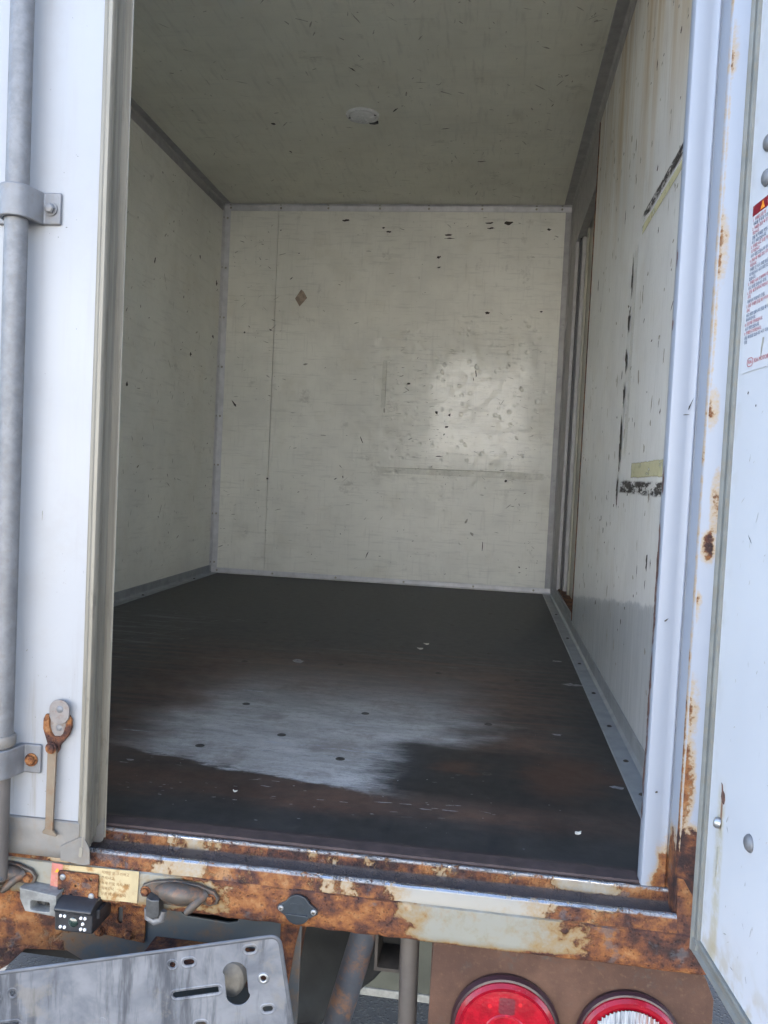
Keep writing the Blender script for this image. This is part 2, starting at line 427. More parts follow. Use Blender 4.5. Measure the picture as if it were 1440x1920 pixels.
def mat_red_lens():
    m = M("red_lamp_lens")
    rr = m.math('SQRT', m.x * m.x + m.z * m.z)
    fac = m.vor(260, m.st((1, 0.2, 1)))
    c = m.mix(m.sm(m.noise(45, 3), 0.35, 0.7), (0.21, 0.0025, 0.009), (0.33, 0.004, 0.014))
    glint = m.sm(m.vor(62, m.st((1, 0.1, 1), (0.3, 0, 0.2))), 0.22, 0.04) * m.bandn(rr, 0.036, 0.016)  # bright glints of the inner reflectors, painted into the red
    c = m.mix(glint * 0.8, c, (0.62, 0.015, 0.02))
    # grey moulded window at the top of the inner ring
    nt = m.bandn(m.x, 0.0, 0.0155) * m.band(m.z, 0.027, 0.047, 0.003)
    c = m.mix(m.sm(nt, 0.4, 0.8) * 0.75, c, (0.075, 0.022, 0.028))
    h = fac * 0.5 + m.sm(m.math('ABSOLUTE', rr - 0.026), 0.0, 0.0022) * 0.6
    return m.out(c, 0.28, 0, 0.3, m.bump(h, 0.22, 0.002), 0.25)

def mat_clear_lens():
    m = M("clear_ribbed_lens")
    tint = m.sm(m.x + (m.noise(40, 2) - 0.5) * 0.02, -0.004, 0.012)
    st = m.noise(1, 3, 0.6, m.st((330, 1, 22)))
    c = m.mix(m.sm(st, 0.35, 0.65), (0.20, 0.215, 0.24), (0.50, 0.515, 0.54))
    c = m.mix(tint * m.sm(st, 0.62, 0.40) * 0.75, c, (0.33, 0.16, 0.12))
    return m.out(c, 0.22, 0.25, 0.5, None, 0.9)

def build_mats():
    MT.update(
        door=mat_door_paint(), rdoor=mat_right_door(), floor=mat_floor(), beam=mat_beam(), sill=mat_sill(), post=mat_post(),
        bulk=mat_panel("bulkhead_lining", (8, 8, 90), dents=True, rough=0.30),
        left=mat_panel("left_wall_lining", (60, 5, 60), base=(0.73, 0.725, 0.65)),
        ceil=mat_panel("ceiling_lining", (70, 7, 70), base=(0.69, 0.68, 0.575)),
        right=mat_panel("right_wall_lining", (70, 70, 5), base=(0.745, 0.755, 0.735), lower=True, ystain=True),
        slide=mat_panel("side_door_lining", (70, 70, 5), base=(0.30, 0.285, 0.225)),
        alu=simple("dull_aluminium", (0.62, 0.615, 0.62), 0.46, 0.25, 0.10, 25, 0.05),
        alud=simple("grey_dusty_trim", (0.36, 0.35, 0.345), 0.55, 0.2, 0.12, 25, 0.05),
        kick=simple("galvanised_kick_angle", (0.2902, 0.3103, 0.3224), 0.48, 0.35, 0.12, 18, 0.08),
        edge=mat_trim_edge(),
        rod=simple("galvanised_rod", (0.1554, 0.1591, 0.1665), 0.55, 0.3, 0.16, 60, 0.15, 500, dirt=((0.14, 0.13, 0.12), 0.5)),
        clamp=simple("grey_cast_clamp", (0.1619, 0.166, 0.1741), 0.5, 0.25, 0.12, 40, 0.12, 300, dirt=((0.16, 0.14, 0.12), 0.4)),
        hasp=simple("brown_grey_hasp", (0.185, 0.168, 0.158), 0.6, 0.15, 0.15, 60, 0.15, 300, dirt=((0.14, 0.075, 0.045), 0.5)),
        dusty=simple("dusty_folded_steel", (0.17, 0.1625, 0.15), 0.6, 0.2, 0.14, 22, 0.1, 260, dirt=((0.18, 0.13, 0.08), 0.35)),
        screw=simple("zinc_screw", (0.36, 0.36, 0.354), 0.35, 0.7, 0.12, 200),
        rust=mat_rust("heavy_rust", 0.95, 1.0),
        rustfine=mat_rust("light_surface_rust", 0.85, 1.8),
        rustp=mat_rust("brown_rust_plate", 0.90, 2.2),
        tail=None, rubber=simple("grey_green_seal", (0.1674, 0.1705, 0.155), 0.6, 0, 0.14, 30, 0.08, dirt=((0.20, 0.165, 0.11), 0.4)),
        black=simple("black_plastic", (0.022, 0.023, 0.026), 0.45, 0, 0.25, 60, 0.05),
        cap=simple("blue_black_plastic", (0.02025, 0.027, 0.03375), 0.42, 0, 0.2, 90, 0.08),
        dark=simple("dark_underbody", (0.028, 0.027, 0.026), 0.75, 0, 0.3, 14, 0.2),
        rubberblk=simple("mudguard_rubber", (0.03, 0.031, 0.031), 0.7, 0, 0.3, 9, 0.6, 40),
        flap=simple("olive_mud_flap", (0.055, 0.058, 0.046), 0.75, 0, 0.2, 9),
        pale=simple("pale_worn_edge", (0.21, 0.21, 0.195), 0.8, 0, 0.2, 60, 0.3),
        pipe=simple("blue_grey_pipe", (0.0595, 0.0665, 0.0805), 0.55, 0.2, 0.25, 16, 0.1, dirt=((0.19, 0.10, 0.055), 0.85)),
        vpipe=simple("brown_grey_tube", (0.111, 0.099, 0.09), 0.65, 0.1, 0.14, 22, 0.1),
        bracket=mat_bracket(), asphalt=mat_asphalt(),
        redlens=mat_red_lens(), clear=mat_clear_lens(),
        redring=simple("red_lamp_ring", (0.21, 0.00336, 0.01176), 0.25, 0, 0.15, 50, coat=0.25, spec=0.3),
        darkring=simple("dark_red_rim", (0.022, 0.005, 0.008), 0.5, 0, 0.2, 50, coat=0.3),
        chip=simple("dark_scuff", (0.045, 0.038, 0.030), 0.7, 0, 0.35, 90),
        chipl=simple("faint_scuff", (0.34, 0.325, 0.27), 0.65, 0, 0.2, 90),
        fscr=simple("grey_white_scratch", (0.27, 0.275, 0.28), 0.7, 0, 0.35, 120),
        chipm=simple("brown_scuff", (0.17, 0.15, 0.115), 0.7, 0, 0.3, 90),
        chipw=simple("white_nick", (0.75, 0.76, 0.74), 0.4, 0, 0.1, 90),
        chipb=simple("brown_flaked_steel", (0.12, 0.062, 0.045), 0.7, 0, 0.4, 120, 0.4, 400),
        paper=simple("tan_torn_paper", (0.33, 0.26, 0.20), 0.8, 0, 0.25, 60),
        flake=simple("pale_paint_flake", (0.56, 0.55, 0.50), 0.6, 0, 0.1, 60),
        decal=simple("white_sticker", (0.5478, 0.5544, 0.5676), 0.35, 0, 0.02, 8),
        decalred=simple("dark_red_print", (0.21, 0.007, 0.0154), 0.35, 0, 0.05, 8),
        orange=simple("orange_print", (0.85, 0.30, 0.02), 0.35, 0, 0.05, 8),
        inkred=simple("red_ink", (0.42, 0.10, 0.11), 0.4, 0, 0.05, 8),
        inkblue=simple("blue_black_ink", (0.10, 0.13, 0.20), 0.4, 0, 0.05, 8),
        inkbrown=simple("faded_brown_ink", (0.20, 0.12, 0.05), 0.5, 0, 0.1, 8),
        pink=simple("faded_pink_print", (0.396, 0.144, 0.12), 0.5, 0, 0.12, 60, dirt=((0.30, 0.13, 0.05), 0.5)),
        cream=simple("stained_cream_sticker", (0.4005, 0.3267, 0.1897), 0.45, 0, 0.12, 26, dirt=((0.24, 0.115, 0.03), 0.9)),
        lampglass=simple("milky_lamp_cover", (0.6398, 0.6473, 0.6398), 0.25, 0, 0.06, 30, coat=0.4),
        led=simple("clear_led", (0.85, 0.86, 0.88), 0.15, 0.3, 0.05, 50),
        tblack=mat_tape("black_adhesive_smear", (0.060, 0.052, 0.046), 0.475, 24, (1, 0.38, 1.6), 0.45, 0.05, 0.92),
        tdash=mat_tape("broken_black_line", (0.035, 0.030, 0.026), 0.47, 26, (1, 1, 1)),
        tyel=mat_tape("yellowed_tape", (0.62, 0.59, 0.35), 0.36, 14, (1, 0.5, 1), 0.3, 0.07, 0.78),
        tfaint=mat_tape("faint_tape_ghost", (0.60, 0.57, 0.43), 0.42, 6, (1, 1, 1), 0.10, 0.2, 0.20),
    )
    m = M("brown_lamp_panel")
    n = m.noise(12, 5, 0.6)
    c = m.mix(m.sm(n, 0.35, 0.68), (0.055, 0.026, 0.017), (0.098, 0.050, 0.032))
    c = m.mix(m.sm(m.noise(30, 5, 0.7), 0.55, 0.68) * 0.6 * m.sm(m.z, -0.13, -0.085, 0.3, 1.0), c, (0.05, 0.052, 0.052))
    c = m.mix(m.sm(m.noise(160, 4, 0.7), 0.55, 0.7) * 0.4, c, (0.14, 0.08, 0.047))
    MT['tail'] = m.out(c, 0.62, 0.1, 0.45, m.bump(m.noise(200, 4, 0.7), 0.35, 0.0012))

build_mats()

# ------------------------------------------------------------------ mesh toolkit
class MB:
    def __init__(s): s.v, s.f = [], []
    def add(s, vs_, fs):
        o = len(s.v); s.v += [tuple(p) for p in vs_]; s.f += [tuple(o + i for i in f) for f in fs]; return s
    def box(s, x0, x1, y0, y1, z0, z1):
        return s.add([(x0, y0, z0), (x1, y0, z0), (x1, y1, z0), (x0, y1, z0), (x0, y0, z1), (x1, y0, z1), (x1, y1, z1), (x0, y1, z1)],
                     [(0, 3, 2, 1), (4, 5, 6, 7), (0, 1, 5, 4), (1, 2, 6, 5), (2, 3, 7, 6), (3, 0, 4, 7)])
    def prism(s, pts, axis, a, b):
        """closed 2-d outline swept along an axis (outline in the other two axes, in order)"""
        def mk(p, t):
            return {'x': (t, p[0], p[1]), 'y': (p[0], t, p[1]), 'z': (p[0], p[1], t)}[axis]
        n = len(pts)
        vs_ = [mk(p, a) for p in pts] + [mk(p, b) for p in pts]
        fs = [tuple(range(n)), tuple(range(2 * n - 1, n - 1, -1))]
        fs += [(i, n + i, n + (i + 1) % n, (i + 1) % n) for i in range(n)]
        return s.add(vs_, fs)
    def cyl(s, p0, p1, r0, r1=None, n=20, caps=True):
        r1 = r0 if r1 is None else r1
        p0, p1 = Vector(p0), Vector(p1)
        d = (p1 - p0).normalized()
        a = d.orthogonal().normalized(); b = d.cross(a)
        vs_ = []
        for p, r in ((p0, r0), (p1, r1)):
            for i in range(n):
                t = 2 * math.pi * i / n
                vs_.append(p + a * (r * math.cos(t)) + b * (r * math.sin(t)))
        fs = [(i, (i + 1) % n, n + (i + 1) % n, n + i) for i in range(n)]
        if caps: fs += [tuple(range(n - 1, -1, -1)), tuple(range(n, 2 * n))]
        return s.add(vs_, fs)
    def lathe(s, c, axis, prof, n=32, sx=1.0, sy=1.0):
        """prof = (radius, height along axis); c = centre"""
        c, d = Vector(c), Vector(axis).normalized()
        a = Vector((1, 0, 0)) if abs(d.x) < 0.9 else Vector((0, 1, 0))
        b = d.cross(a).normalized(); a = b.cross(d)
        vs_, fs = [], []
        for r, h in prof:
            for i in range(n):
                t = 2 * math.pi * i / n
                vs_.append(c + d * h + a * (r * sx * math.cos(t)) + b * (r * sy * math.sin(t)))
        for k in range(len(prof) - 1):
            for i in range(n):
                j = (i + 1) % n
                fs.append((k * n + i, k * n + j, (k + 1) * n + j, (k + 1) * n + i))
        fs.append(tuple(range(n - 1, -1, -1)))
        fs.append(tuple((len(prof) - 1) * n + i for i in range(n)))
        return s.add(vs_, fs)
    def tube(s, pts, r, n=12):
        pts = [Vector(p) for p in pts]
        rs = r if isinstance(r, (list, tuple)) else [r] * len(pts)
        ref = None; vs_, fs = [], []
        for i, p in enumerate(pts):
            d = (pts[min(i + 1, len(pts) - 1)] - pts[max(i - 1, 0)]).normalized()
            a = d.orthogonal().normalized() if ref is None else (ref - d * ref.dot(d)).normalized()
            ref = a; b = d.cross(a)
            for k in range(n):
                t = 2 * math.pi * k / n
                vs_.append(p + (a * math.cos(t) + b * math.sin(t)) * rs[i])
        for i in range(len(pts) - 1):
            for k in range(n):
                fs.append((i * n + k, i * n + (k + 1) % n, (i + 1) * n + (k + 1) % n, (i + 1) * n + k))
        fs += [tuple(range(n - 1, -1, -1)), tuple((len(pts) - 1) * n + k for k in range(n))]
        return s.add(vs_, fs)
    def mesh(s, name):
        me = bpy.data.meshes.new(name)
        me.from_pydata(s.v, [], s.f)
        bm = bmesh.new(); bm.from_mesh(me)
        bmesh.ops.recalc_face_normals(bm, faces=bm.faces)
        bm.to_mesh(me); bm.free()
        return me

OFF = Vector((-0.8, -1.35, GZ))     # from the truck's root to its frame

def ob(name, me, mat, parent=None, bevel=0.0, smooth=32, loc=None, seg=2):
    if isinstance(me, MB): me = me.mesh(name)
    if mat is not None:
        me.materials.clear(); me.materials.append(MT[mat] if isinstance(mat, str) else mat)
    if smooth:
        me.polygons.foreach_set('use_smooth', [True] * len(me.polygons))
        me.set_sharp_from_angle(angle=R(smooth))
    o = bpy.data.objects.new(name, me)
    sc.collection.objects.link(o)
    if parent:
        o.parent = parent
        if parent is truck: o.location = OFF
    if loc is not None: o.location = loc
    if bevel:
        b = o.modifiers.new('bevel', 'BEVEL')
        b.width = bevel; b.segments = seg; b.limit_method = 'ANGLE'; b.angle_limit = R(35)
        b.harden_normals = True
    return o

def curve_mesh(loops, depth, bevel=0.0, mtx=None):
    """a flat plate with holes from closed outlines (first is the rim), local xy, thickness along z"""
    cu = bpy.data.curves.new('c', 'CURVE')
    cu.dimensions = '2D'; cu.fill_mode = 'BOTH'
    cu.extrude = max(depth / 2 - bevel, 1e-5); cu.bevel_depth = bevel; cu.bevel_resolution = 1
    cu.offset = -bevel
    for lp in loops:
        sp = cu.splines.new('POLY'); sp.points.add(len(lp) - 1); sp.use_cyclic_u = True
        for q, p in zip(sp.points, lp): q.co = (p[0], p[1], 0, 1)
    o = bpy.data.objects.new('c', cu)
    me = bpy.data.meshes.new_from_object(o)
    bpy.data.objects.remove(o); bpy.data.curves.remove(cu)
    if mtx: me.transform(mtx)
    return me

def text_mesh(s, size, mtx, depth=0.0001, align='LEFT', sx=1.0, valign='CENTER', spacing=1.0):
    cu = bpy.data.curves.new('t', 'FONT')
    cu.body = s; cu.size = size; cu.extrude = depth; cu.align_x = align; cu.align_y = valign; cu.space_line = spacing
    cu.resolution_u = 2
    o = bpy.data.objects.new('t', cu)
    me = bpy.data.meshes.new_from_object(o)
    bpy.data.objects.remove(o); bpy.data.curves.remove(cu)
    me.transform(mtx @ Matrix.Diagonal((sx, 1, 1, 1)))
    return me

def merge(name, meshes):
    bm = bmesh.new()
    for me in meshes:
        bm.from_mesh(me); bpy.data.meshes.remove(me)
    me = bpy.data.meshes.new(name); bm.to_mesh(me); bm.free()
    return me

def frame(o, u, v):
    u, v = Vector(u), Vector(v); n = u.cross(v)
    return Matrix(((u.x, v.x, n.x, o[0]), (u.y, v.y, n.y, o[1]), (u.z, v.z, n.z, o[2]), (0, 0, 0, 1)))

def rear(x, y, z, a=0.0):
    """plane facing the camera side (-y): local x right, local y up, optionally turned by a"""
    return frame((x, y, z), (math.cos(a), 0, math.sin(a)), (-math.sin(a), 0, math.cos(a)))

def circle(cx, cy, r, n=20): return [(cx + r * math.cos(2 * math.pi * i / n), cy + r * math.sin(2 * math.pi * i / n)) for i in range(n)]
def stadium(cx, cy, w, h, a=0.0, n=8):
    r = h / 2; q = w / 2 - r; pts = []
    for i in range(n + 1):
        t = -math.pi / 2 + math.pi * i / n; pts.append((q + r * math.cos(t), r * math.sin(t)))
    for i in range(n + 1):
        t = math.pi / 2 + math.pi * i / n; pts.append((-q + r * math.cos(t), r * math.sin(t)))
    return [(cx + x * math.cos(a) - y * math.sin(a), cy + x * math.sin(a) + y * math.cos(a)) for x, y in pts]
def rrect(x0, x1, y0, y1, r, n=5):
    pts = []
    for cx, cy, t0 in ((x1 - r, y0 + r, -90), (x1 - r, y1 - r, 0), (x0 + r, y1 - r, 90), (x0 + r, y0 + r, 180)):
        for i in range(n + 1):
            t = R(t0 + 90 * i / n); pts.append((cx + r * math.cos(t), cy + r * math.sin(t)))
    return pts

def stuff(o): o['kind'] = 'stuff'; return o

# ------------------------------------------------------------------ ground
g = MB(); g.add([(-400, -400, 0), (400, -400, 0), (400, 400, 0), (-400, 400, 0)], [(0, 1, 2, 3)])
truck = None
ground = ob('ground', g, 'asphalt', smooth=0)
ground['kind'] = 'structure'

# plain rendered wall across the yard: the front lining of the box mirrors it, sunlit
yw = ob('yard_wall', MB().box(-14, 16, -10.3, -10.0, 0, 4.4), simple("pale_render", (0.83, 0.785, 0.705), 0.85, 0, 0.06, 2), smooth=0)
yw['kind'] = 'structure'

# ------------------------------------------------------------------ the truck
truck = bpy.data.objects.new('box_truck', None)
sc.collection.objects.link(truck)
truck.location = (0.8, 1.35, 0)
truck['label'] = 'white box truck seen into its empty cargo box with rusted rear sill'
truck['category'] = 'truck'

T = 0.035
ob('cargo_floor', MB().box(-0.02, W + 0.02, 0.004, L + 0.02, -0.0245, 0.0), 'floor', truck, smooth=0)
ob('ceiling', MB().box(-T, W + T, 0.0, L + T, H, H + T), 'ceil', truck, smooth=0)
ob('side_wall', MB().box(-T, 0, 0.0, L + T, -0.02, H - 0.001), 'left', truck, smooth=0)['label'] = 'left inner wall with scattered scuffs'
ob('lining_panel', MB().box(0.0005, 0.2605, L, L + T, -0.02, H - 0.001), 'bulk', truck, 0.0012)['label'] = 'narrow lining panel of the front wall'
ob('lining_panel', MB().box(0.2625, W - 0.0005, L, L + T, -0.02, H - 0.001), 'bulk', truck, 0.0012)['label'] = 'wide dented lining panel of the front wall'
rw = ob('side_wall', MB().box(W, W + T, 0.0, 1.758, -0.02, H - 0.001), 'right', truck, smooth=0)
rw['label'] = 'right inner wall with tape residue'
# box shell outside the linings
ob('roof_skin', MB().box(-T - 0.004, W + T + 0.01, -0.01, L + T + 0.03, H + T + 0.001, H + T + 0.02), 'door', truck, 0.004)
ob('outer_skin', MB().box(-T - 0.012, -T - 0.001, -0.005, L + T + 0.02, -0.06, H + T), 'door', truck, 0.002)
ob('outer_skin', MB().box(W + 0.078, W + 0.09, -0.005, L + T + 0.02, -0.06, H + T), 'door', truck, 0.002)
ob('outer_skin', MB().box(-T, W + T + 0.03, L + T + 0.002, L + T + 0.014, -0.06, H + T), 'door', truck, 0.002)

# sliding side door, set back behind the wall
ob('jamb', MB().box(W, W + 0.06, 2.455, L - 0.0005, -0.02, H - 0.002), 'alud', truck, 0.001)['label'] = 'grey metal jamb of the side door'
ob('header', MB().box(W + 0.001, W + 0.03, 1.760, 2.4545, 1.502, H - 0.002), 'alud', truck, 0.001)
ob('threshold', MB().box(W + 0.001, W + 0.03, 1.760, 2.4545, -0.02, 0.055), 'kick', truck, 0.001)
sd = ob('side_door', MB().box(W + 0.036, W + 0.066, 1.55, 2.50, 0.02, 1.56), 'slide', truck, 0.001)
sd['label'] = 'yellowed sliding side door set into the right wall'
ob('door_rail', MB().box(W + 0.020, W + 0.0355, 2.372, 2.400, 0.056, 1.501), 'alud', sd, 0.002)
ob('door_rail', MB().box(W + 0.026, W + 0.0355, 2.255, 2.290, 0.056, 1.501), 'slide', sd, 0.002)
ob('door_seal_and_gap', MB().box(W + 0.012, W + 0.0357, 2.400, 2.440, 0.056, 1.501), 'black', sd, 0.002)  # black strip stands in for the shaded gap beside the jamb
ob('threshold_track', MB().box(W + 0.006, W + 0.0355, 1.762, 2.44, 0.0555, 0.062), 'rustfine', truck)
wedge = ob('wall_edge_strip', MB().box(W - 0.0022, W + 0.02, 1.7585, 1.766, 0.041, 1.70), 'rustp', truck, 0.0006)
wedge['label'] = 'rust-stained edge strip of the right wall'
for z_ in (0.33, 0.215):
    ob('door_bolt', MB().cyl((W + 0.022, 1.83, z_), (W + 0.037, 1.83, z_), 0.009, n=10), 'chip', sd)

# corner angles
def angle(name, p0, p1, da, db, wa, wb, mat, t=0.002, rivets=None, label=None, nudge=0.0):
    """L-angle along p0-p1 whose flanges lie along unit vectors da and db (into the room)"""
    p0, p1, da, db = Vector(p0), Vector(p1), Vector(da), Vector(db)
    e = 0.0004 + nudge
    k = 0.006
    prof = [(e, e), (wa, e), (wa, e + t * 0.4), (wa - 0.002, e + t), (k + t, e + t), (e + t, k + t), (e + t, wb - 0.002), (e + t * 0.4, wb), (e, wb)]
    vs_ = [p + da * a + db * b for p in (p0, p1) for a, b in prof]
    n = len(prof)
    m = MB().add(vs_, [tuple(range(n)), tuple(range(2 * n - 1, n - 1, -1))] + [(i, n + i, n + (i + 1) % n, (i + 1) % n) for i in range(n)])
    o = ob(name, m, mat, truck, smooth=20)
    if label: o['label'] = label
    if rivets:
        rm = MB(); d = (p1 - p0)
        for f in rivets[0]:
            for s_, ax, nx, w_ in ((1, da, db, wa), (2, db, da, wb)):
                if not (rivets[1] & s_): continue
                c = p0 + d * f + ax * (w_ * 0.55) + nx * (e + t)
                rm.lathe(c, nx, [(0.0052, -0.0004), (0.0048, 0.0012), (0.0030, 0.0024), (0.0008, 0.0029)], 10)
        stuff(ob('rivets', rm, rivets[2] if len(rivets) > 2 else 'alud', o))
    return o

fr8 = [i / 7.5 + 0.03 for i in range(8)]
angle('corner_trim', (0, L, 0.0), (0, L, H), (1, 0, 0), (0, -1, 0), 0.031, 0.026, 'alu', rivets=(fr8, 3, 'chipl'))
angle('corner_trim', (W, L, 0.0), (W, L, H), (-1, 0, 0), (0, -1, 0), 0.031, 0.05, 'alud', rivets=(fr8, 1, 'screw'))
angle('corner_trim', (0, L, H), (W, L, H), (0, 0, -1), (0, -1, 0), 0.030, 0.022, 'alu', rivets=([0.02, 0.17, 0.31, 0.46, 0.60, 0.75, 0.90, 0.97], 3, 'chipl'), nudge=0.0021)
angle('corner_trim', (0, L, 0), (W, L, 0), (0, 0, 1), (0, -1, 0), 0.026, 0.012, 'alu', rivets=([0.02, 0.19, 0.38, 0.58, 0.78, 0.95], 1, 'chipl'), nudge=0.0023)
angle('corner_trim', (0, 0.0, H), (0, L, H), (1, 0, 0), (0, 0, -1), 0.036, 0.036, 'alud')
angle('corner_trim', (W, 0.0, H), (W, L, H), (-1, 0, 0), (0, 0, -1), 0.040, 0.044, 'alud')
angle('kick_angle', (0, 0.03, 0), (0, L, 0), (1, 0, 0), (0, 0, 1), 0.036, 0.038, 'kick', rivets=([0.1, 0.3, 0.5, 0.7, 0.9], 1, 'chip'))
angle('kick_angle', (W, 0.04, 0), (W, L, 0), (-1, 0, 0), (0, 0, 1), 0.040, 0.040, 'kick', rivets=([0.04, 0.10, 0.16, 0.24, 0.34, 0.46, 0.6, 0.78], 1, 'chip'))

# ceiling lamp
lamp = ob('ceiling_lamp', MB().lathe((0.803, 1.785, H), (0, 0, -1), [(0.058, 0.0003), (0.058, 0.004), (0.055, 0.0075), (0.050, 0.0085), (0.047, 0.0078), (0.046, 0.0065)], 40), 'lampglass', truck)
ob('lamp_cover', MB().lathe((0.803, 1.785, H), (0, 0, -1), [(0.0455, 0.0062), (0.042, 0.0100), (0.032, 0.0125), (0.016, 0.0140), (0.002, 0.0145)], 32), 'lampglass', lamp)
lm = MB()
for i in range(9):
    a = i * 2.4; r = 0.006 + 0.0034 * i
    lm.lathe((0.803 + r * math.cos(a), 1.785 + r * math.sin(a) * 0.8, H), (0, 0, -1), [(0.0026, 0.010), (0.0026, 0.0150), (0.0012, 0.0165)], 8)
stuff(ob('led_chips', lm, 'led', lamp))
for x_, y_ in ((0.756, 1.790), (0.848, 1.770)):
    ob('screw', MB().lathe((x_, y_, H), (0, 0, -1), [(0.0042, 0.006), (0.0042, 0.0090), (0.0015, 0.0098)], 10), 'black', lamp)
ob('broken_notch', MB().prism([(0.818, 1.830), (0.846, 1.826), (0.850, 1.836), (0.836, 1.842), (0.820, 1.838)], 'z', H - 0.0095, H - 0.0004), 'black', lamp)

# floor bolts
bm_ = MB().lathe((0, 0, 0), (0, 0, 1), [(0.0084, 0.0002), (0.0080, 0.0008), (0.0058, 0.0009), (0.0050, 0.0004), (0.002, 0.0004)], 14).mesh('floor_bolt')
bm_.materials.append(simple('dull_bolt_head', (0.060, 0.052, 0.045), 0.55, 0.3, 0.4, 150))
for x_, y_ in [(0.82, .626), (0.82, .349), (0.944, .447), (1.075, .631), (1.075, .348), (1.33, .34), (1.33, .63), (0.70, 1.0), (0.944, 1.05), (1.2, 1.04),
               (1.40, 1.03), (0.82, 1.33), (1.075, 1.33), (1.33, 1.33), (0.60, 1.55), (0.944, 1.75), (1.2, 1.75), (1.42, 1.75), (0.82, 2.05), (1.075, 2.05),
               (1.33, 2.05), (0.5, 2.05), (0.7, 2.4), (1.0, 2.4), (1.3, 2.4), (0.4, 2.45)]:
    o = bpy.data.objects.new('floor_bolt', bm_); sc.collection.objects.link(o); o.parent = truck
    o.location = OFF + Vector((x_, y_, 0)); o.rotation_euler.z = random.uniform(0, 3)

# ------------------------------------------------------------------ rear frame: sill, beam, posts, header
def swept(name, prof, x0, x1, steps, mat, amp, rng, smooth=50):
    """profile in (y, z) swept along x with small corrosion unevenness"""
    m = MB(); n = len(prof)
    for i in range(steps + 1):
        x = x0 + (x1 - x0) * i / steps
        for j, (y, z) in enumerate(prof):
            w = amp * rng(x)
            p = Vector((x * 55, y * 160, z * 160))
            m.v.append((x, y + mnoise.noise(p) * w * 0.5, z + mnoise.noise(p + Vector((9, 5, 2))) * w))
    for i in range(steps):
        for j in range(n):
            k = (j + 1) % n
            m.f.append((i * n + j, (i + 1) * n + j, (i + 1) * n + k, i * n + k))
    m.f.append(tuple(range(n))); m.f.append(tuple(steps * n + j for j in range(n - 1, -1, -1)))
    return ob(name, m, mat, truck, smooth=smooth)

def arc(cy, cz, r, a0, a1, n=5): return [(cy + r * math.cos(R(a0 + (a1 - a0) * i / n)), cz + r * math.sin(R(a0 + (a1 - a0) * i / n))) for i in range(n + 1)]
sill_prof = ([(0.0035, -0.024), (0.0035, -0.001)] + arc(-0.0015, -0.0020, 0.0024, 80, 190, 5) + [(-0.0048, -0.008), (-0.006, -0.0155), (-0.010, -0.0178), (-0.026, -0.0195), (-0.0365, -0.0190), (-0.0378, -0.0150)]
             + [(-0.0385, -0.0122), (-0.0405, -0.0105), (-0.0430, -0.0104), (-0.0452, -0.0118), (-0.0465, -0.0140), (-0.0498, -0.0245), (-0.0512, -0.0285), (-0.0512, -0.0310), (-0.040, -0.0310)])
sill = swept('rear_sill', sill_prof, -0.02, 1.558, 320, 'sill', 0.0010, lambda x: 1.0 if 0.95 < x < 1.24 or x > 1.47 else 0.45)
sill['label'] = 'rusted door sill with a drain channel between two worn lips'
beam_prof = [(-0.0515, -0.0290), (-0.0540, -0.0305), (-0.0545, -0.040), (-0.0545, -0.052), (-0.0545, -0.064), (-0.0540, -0.0725), (-0.0520, -0.0752), (-0.046, -0.0758), (0.03, -0.0758), (0.03, -0.0720), (-0.040, -0.0715), (-0.044, -0.0315)]
beam = swept('rear_beam', beam_prof, -0.02, 1.640, 380, 'beam', 0.0017, lambda x: 1.0 if 0.95 < x < 1.24 or x > 1.45 else 0.35)
beam['label'] = 'rust-eaten rear beam with a patch of sound cream paint'
# right post: inner return, broad face, step, outer frame face
pp = [(1.560, 0.060), (1.528, 0.030), (1.5245, 0.0245), (1.5225, 0.0205), (1.5225, 0.006), (1.5240, 0.0015), (1.5275, 0.0), (1.5420, 0.0018), (1.5490, 0.0022), (1.5515, 0.0006), (1.5530, 0.0012), (1.5545, 0.0045), (1.5556, 0.0040), (1.5562, -0.002), (1.5566, -0.029),
      (1.5572, -0.0325), (1.5588, -0.0340), (1.5640, -0.0358), (1.600, -0.0480), (1.640, -0.0480), (1.668, -0.046), (1.668, 0.02), (1.60, 0.06)]
post = ob('rear_post', MB().prism(pp, 'z', -0.0275, H + 0.05), 'post', truck, smooth=40)
post['label'] = 'white rear post with rust at its foot'
post_l = ob('rear_post', MB().prism([(1.6 - x, y) for x, y in pp], 'z', -0.0275, H + 0.05), 'post', truck, smooth=40)
post_l['label'] = 'white rear post behind the closed door'
gus = ob('corner_gusset', MB().prism([(-0.0514, -0.0312), (-0.0511, -0.0285), (-0.0497, -0.0245), (-0.0464, -0.0140), (-0.0440, -0.0080), (-0.0362, 0.030), (-0.0300, 0.030), (-0.0300, -0.0312)], 'x', 1.5584, 1.665), 'beam', truck, smooth=60)
gus['label'] = 'scaled brown corner where the post meets the beam'
ob('rear_header', MB().prism([(0.05, H - 0.03), (0.0, H - 0.03), (-0.002, H - 0.0), (-0.047, H + 0.005), (-0.047, H + 0.05), (0.05, H + 0.05)], 'x', 0.078, 1.522), 'post', truck, 0.002)
ob('floor_edge_strip', MB().prism([(0.004, 0.0006), (0.034, 0.0006), (0.032, 0.0030), (0.006, 0.0030)], 'x', 0.0, 1.522), simple("brown_dirt_strip", (0.055, 0.036, 0.032), 0.75, 0, 0.25, 40, 0.2), truck)

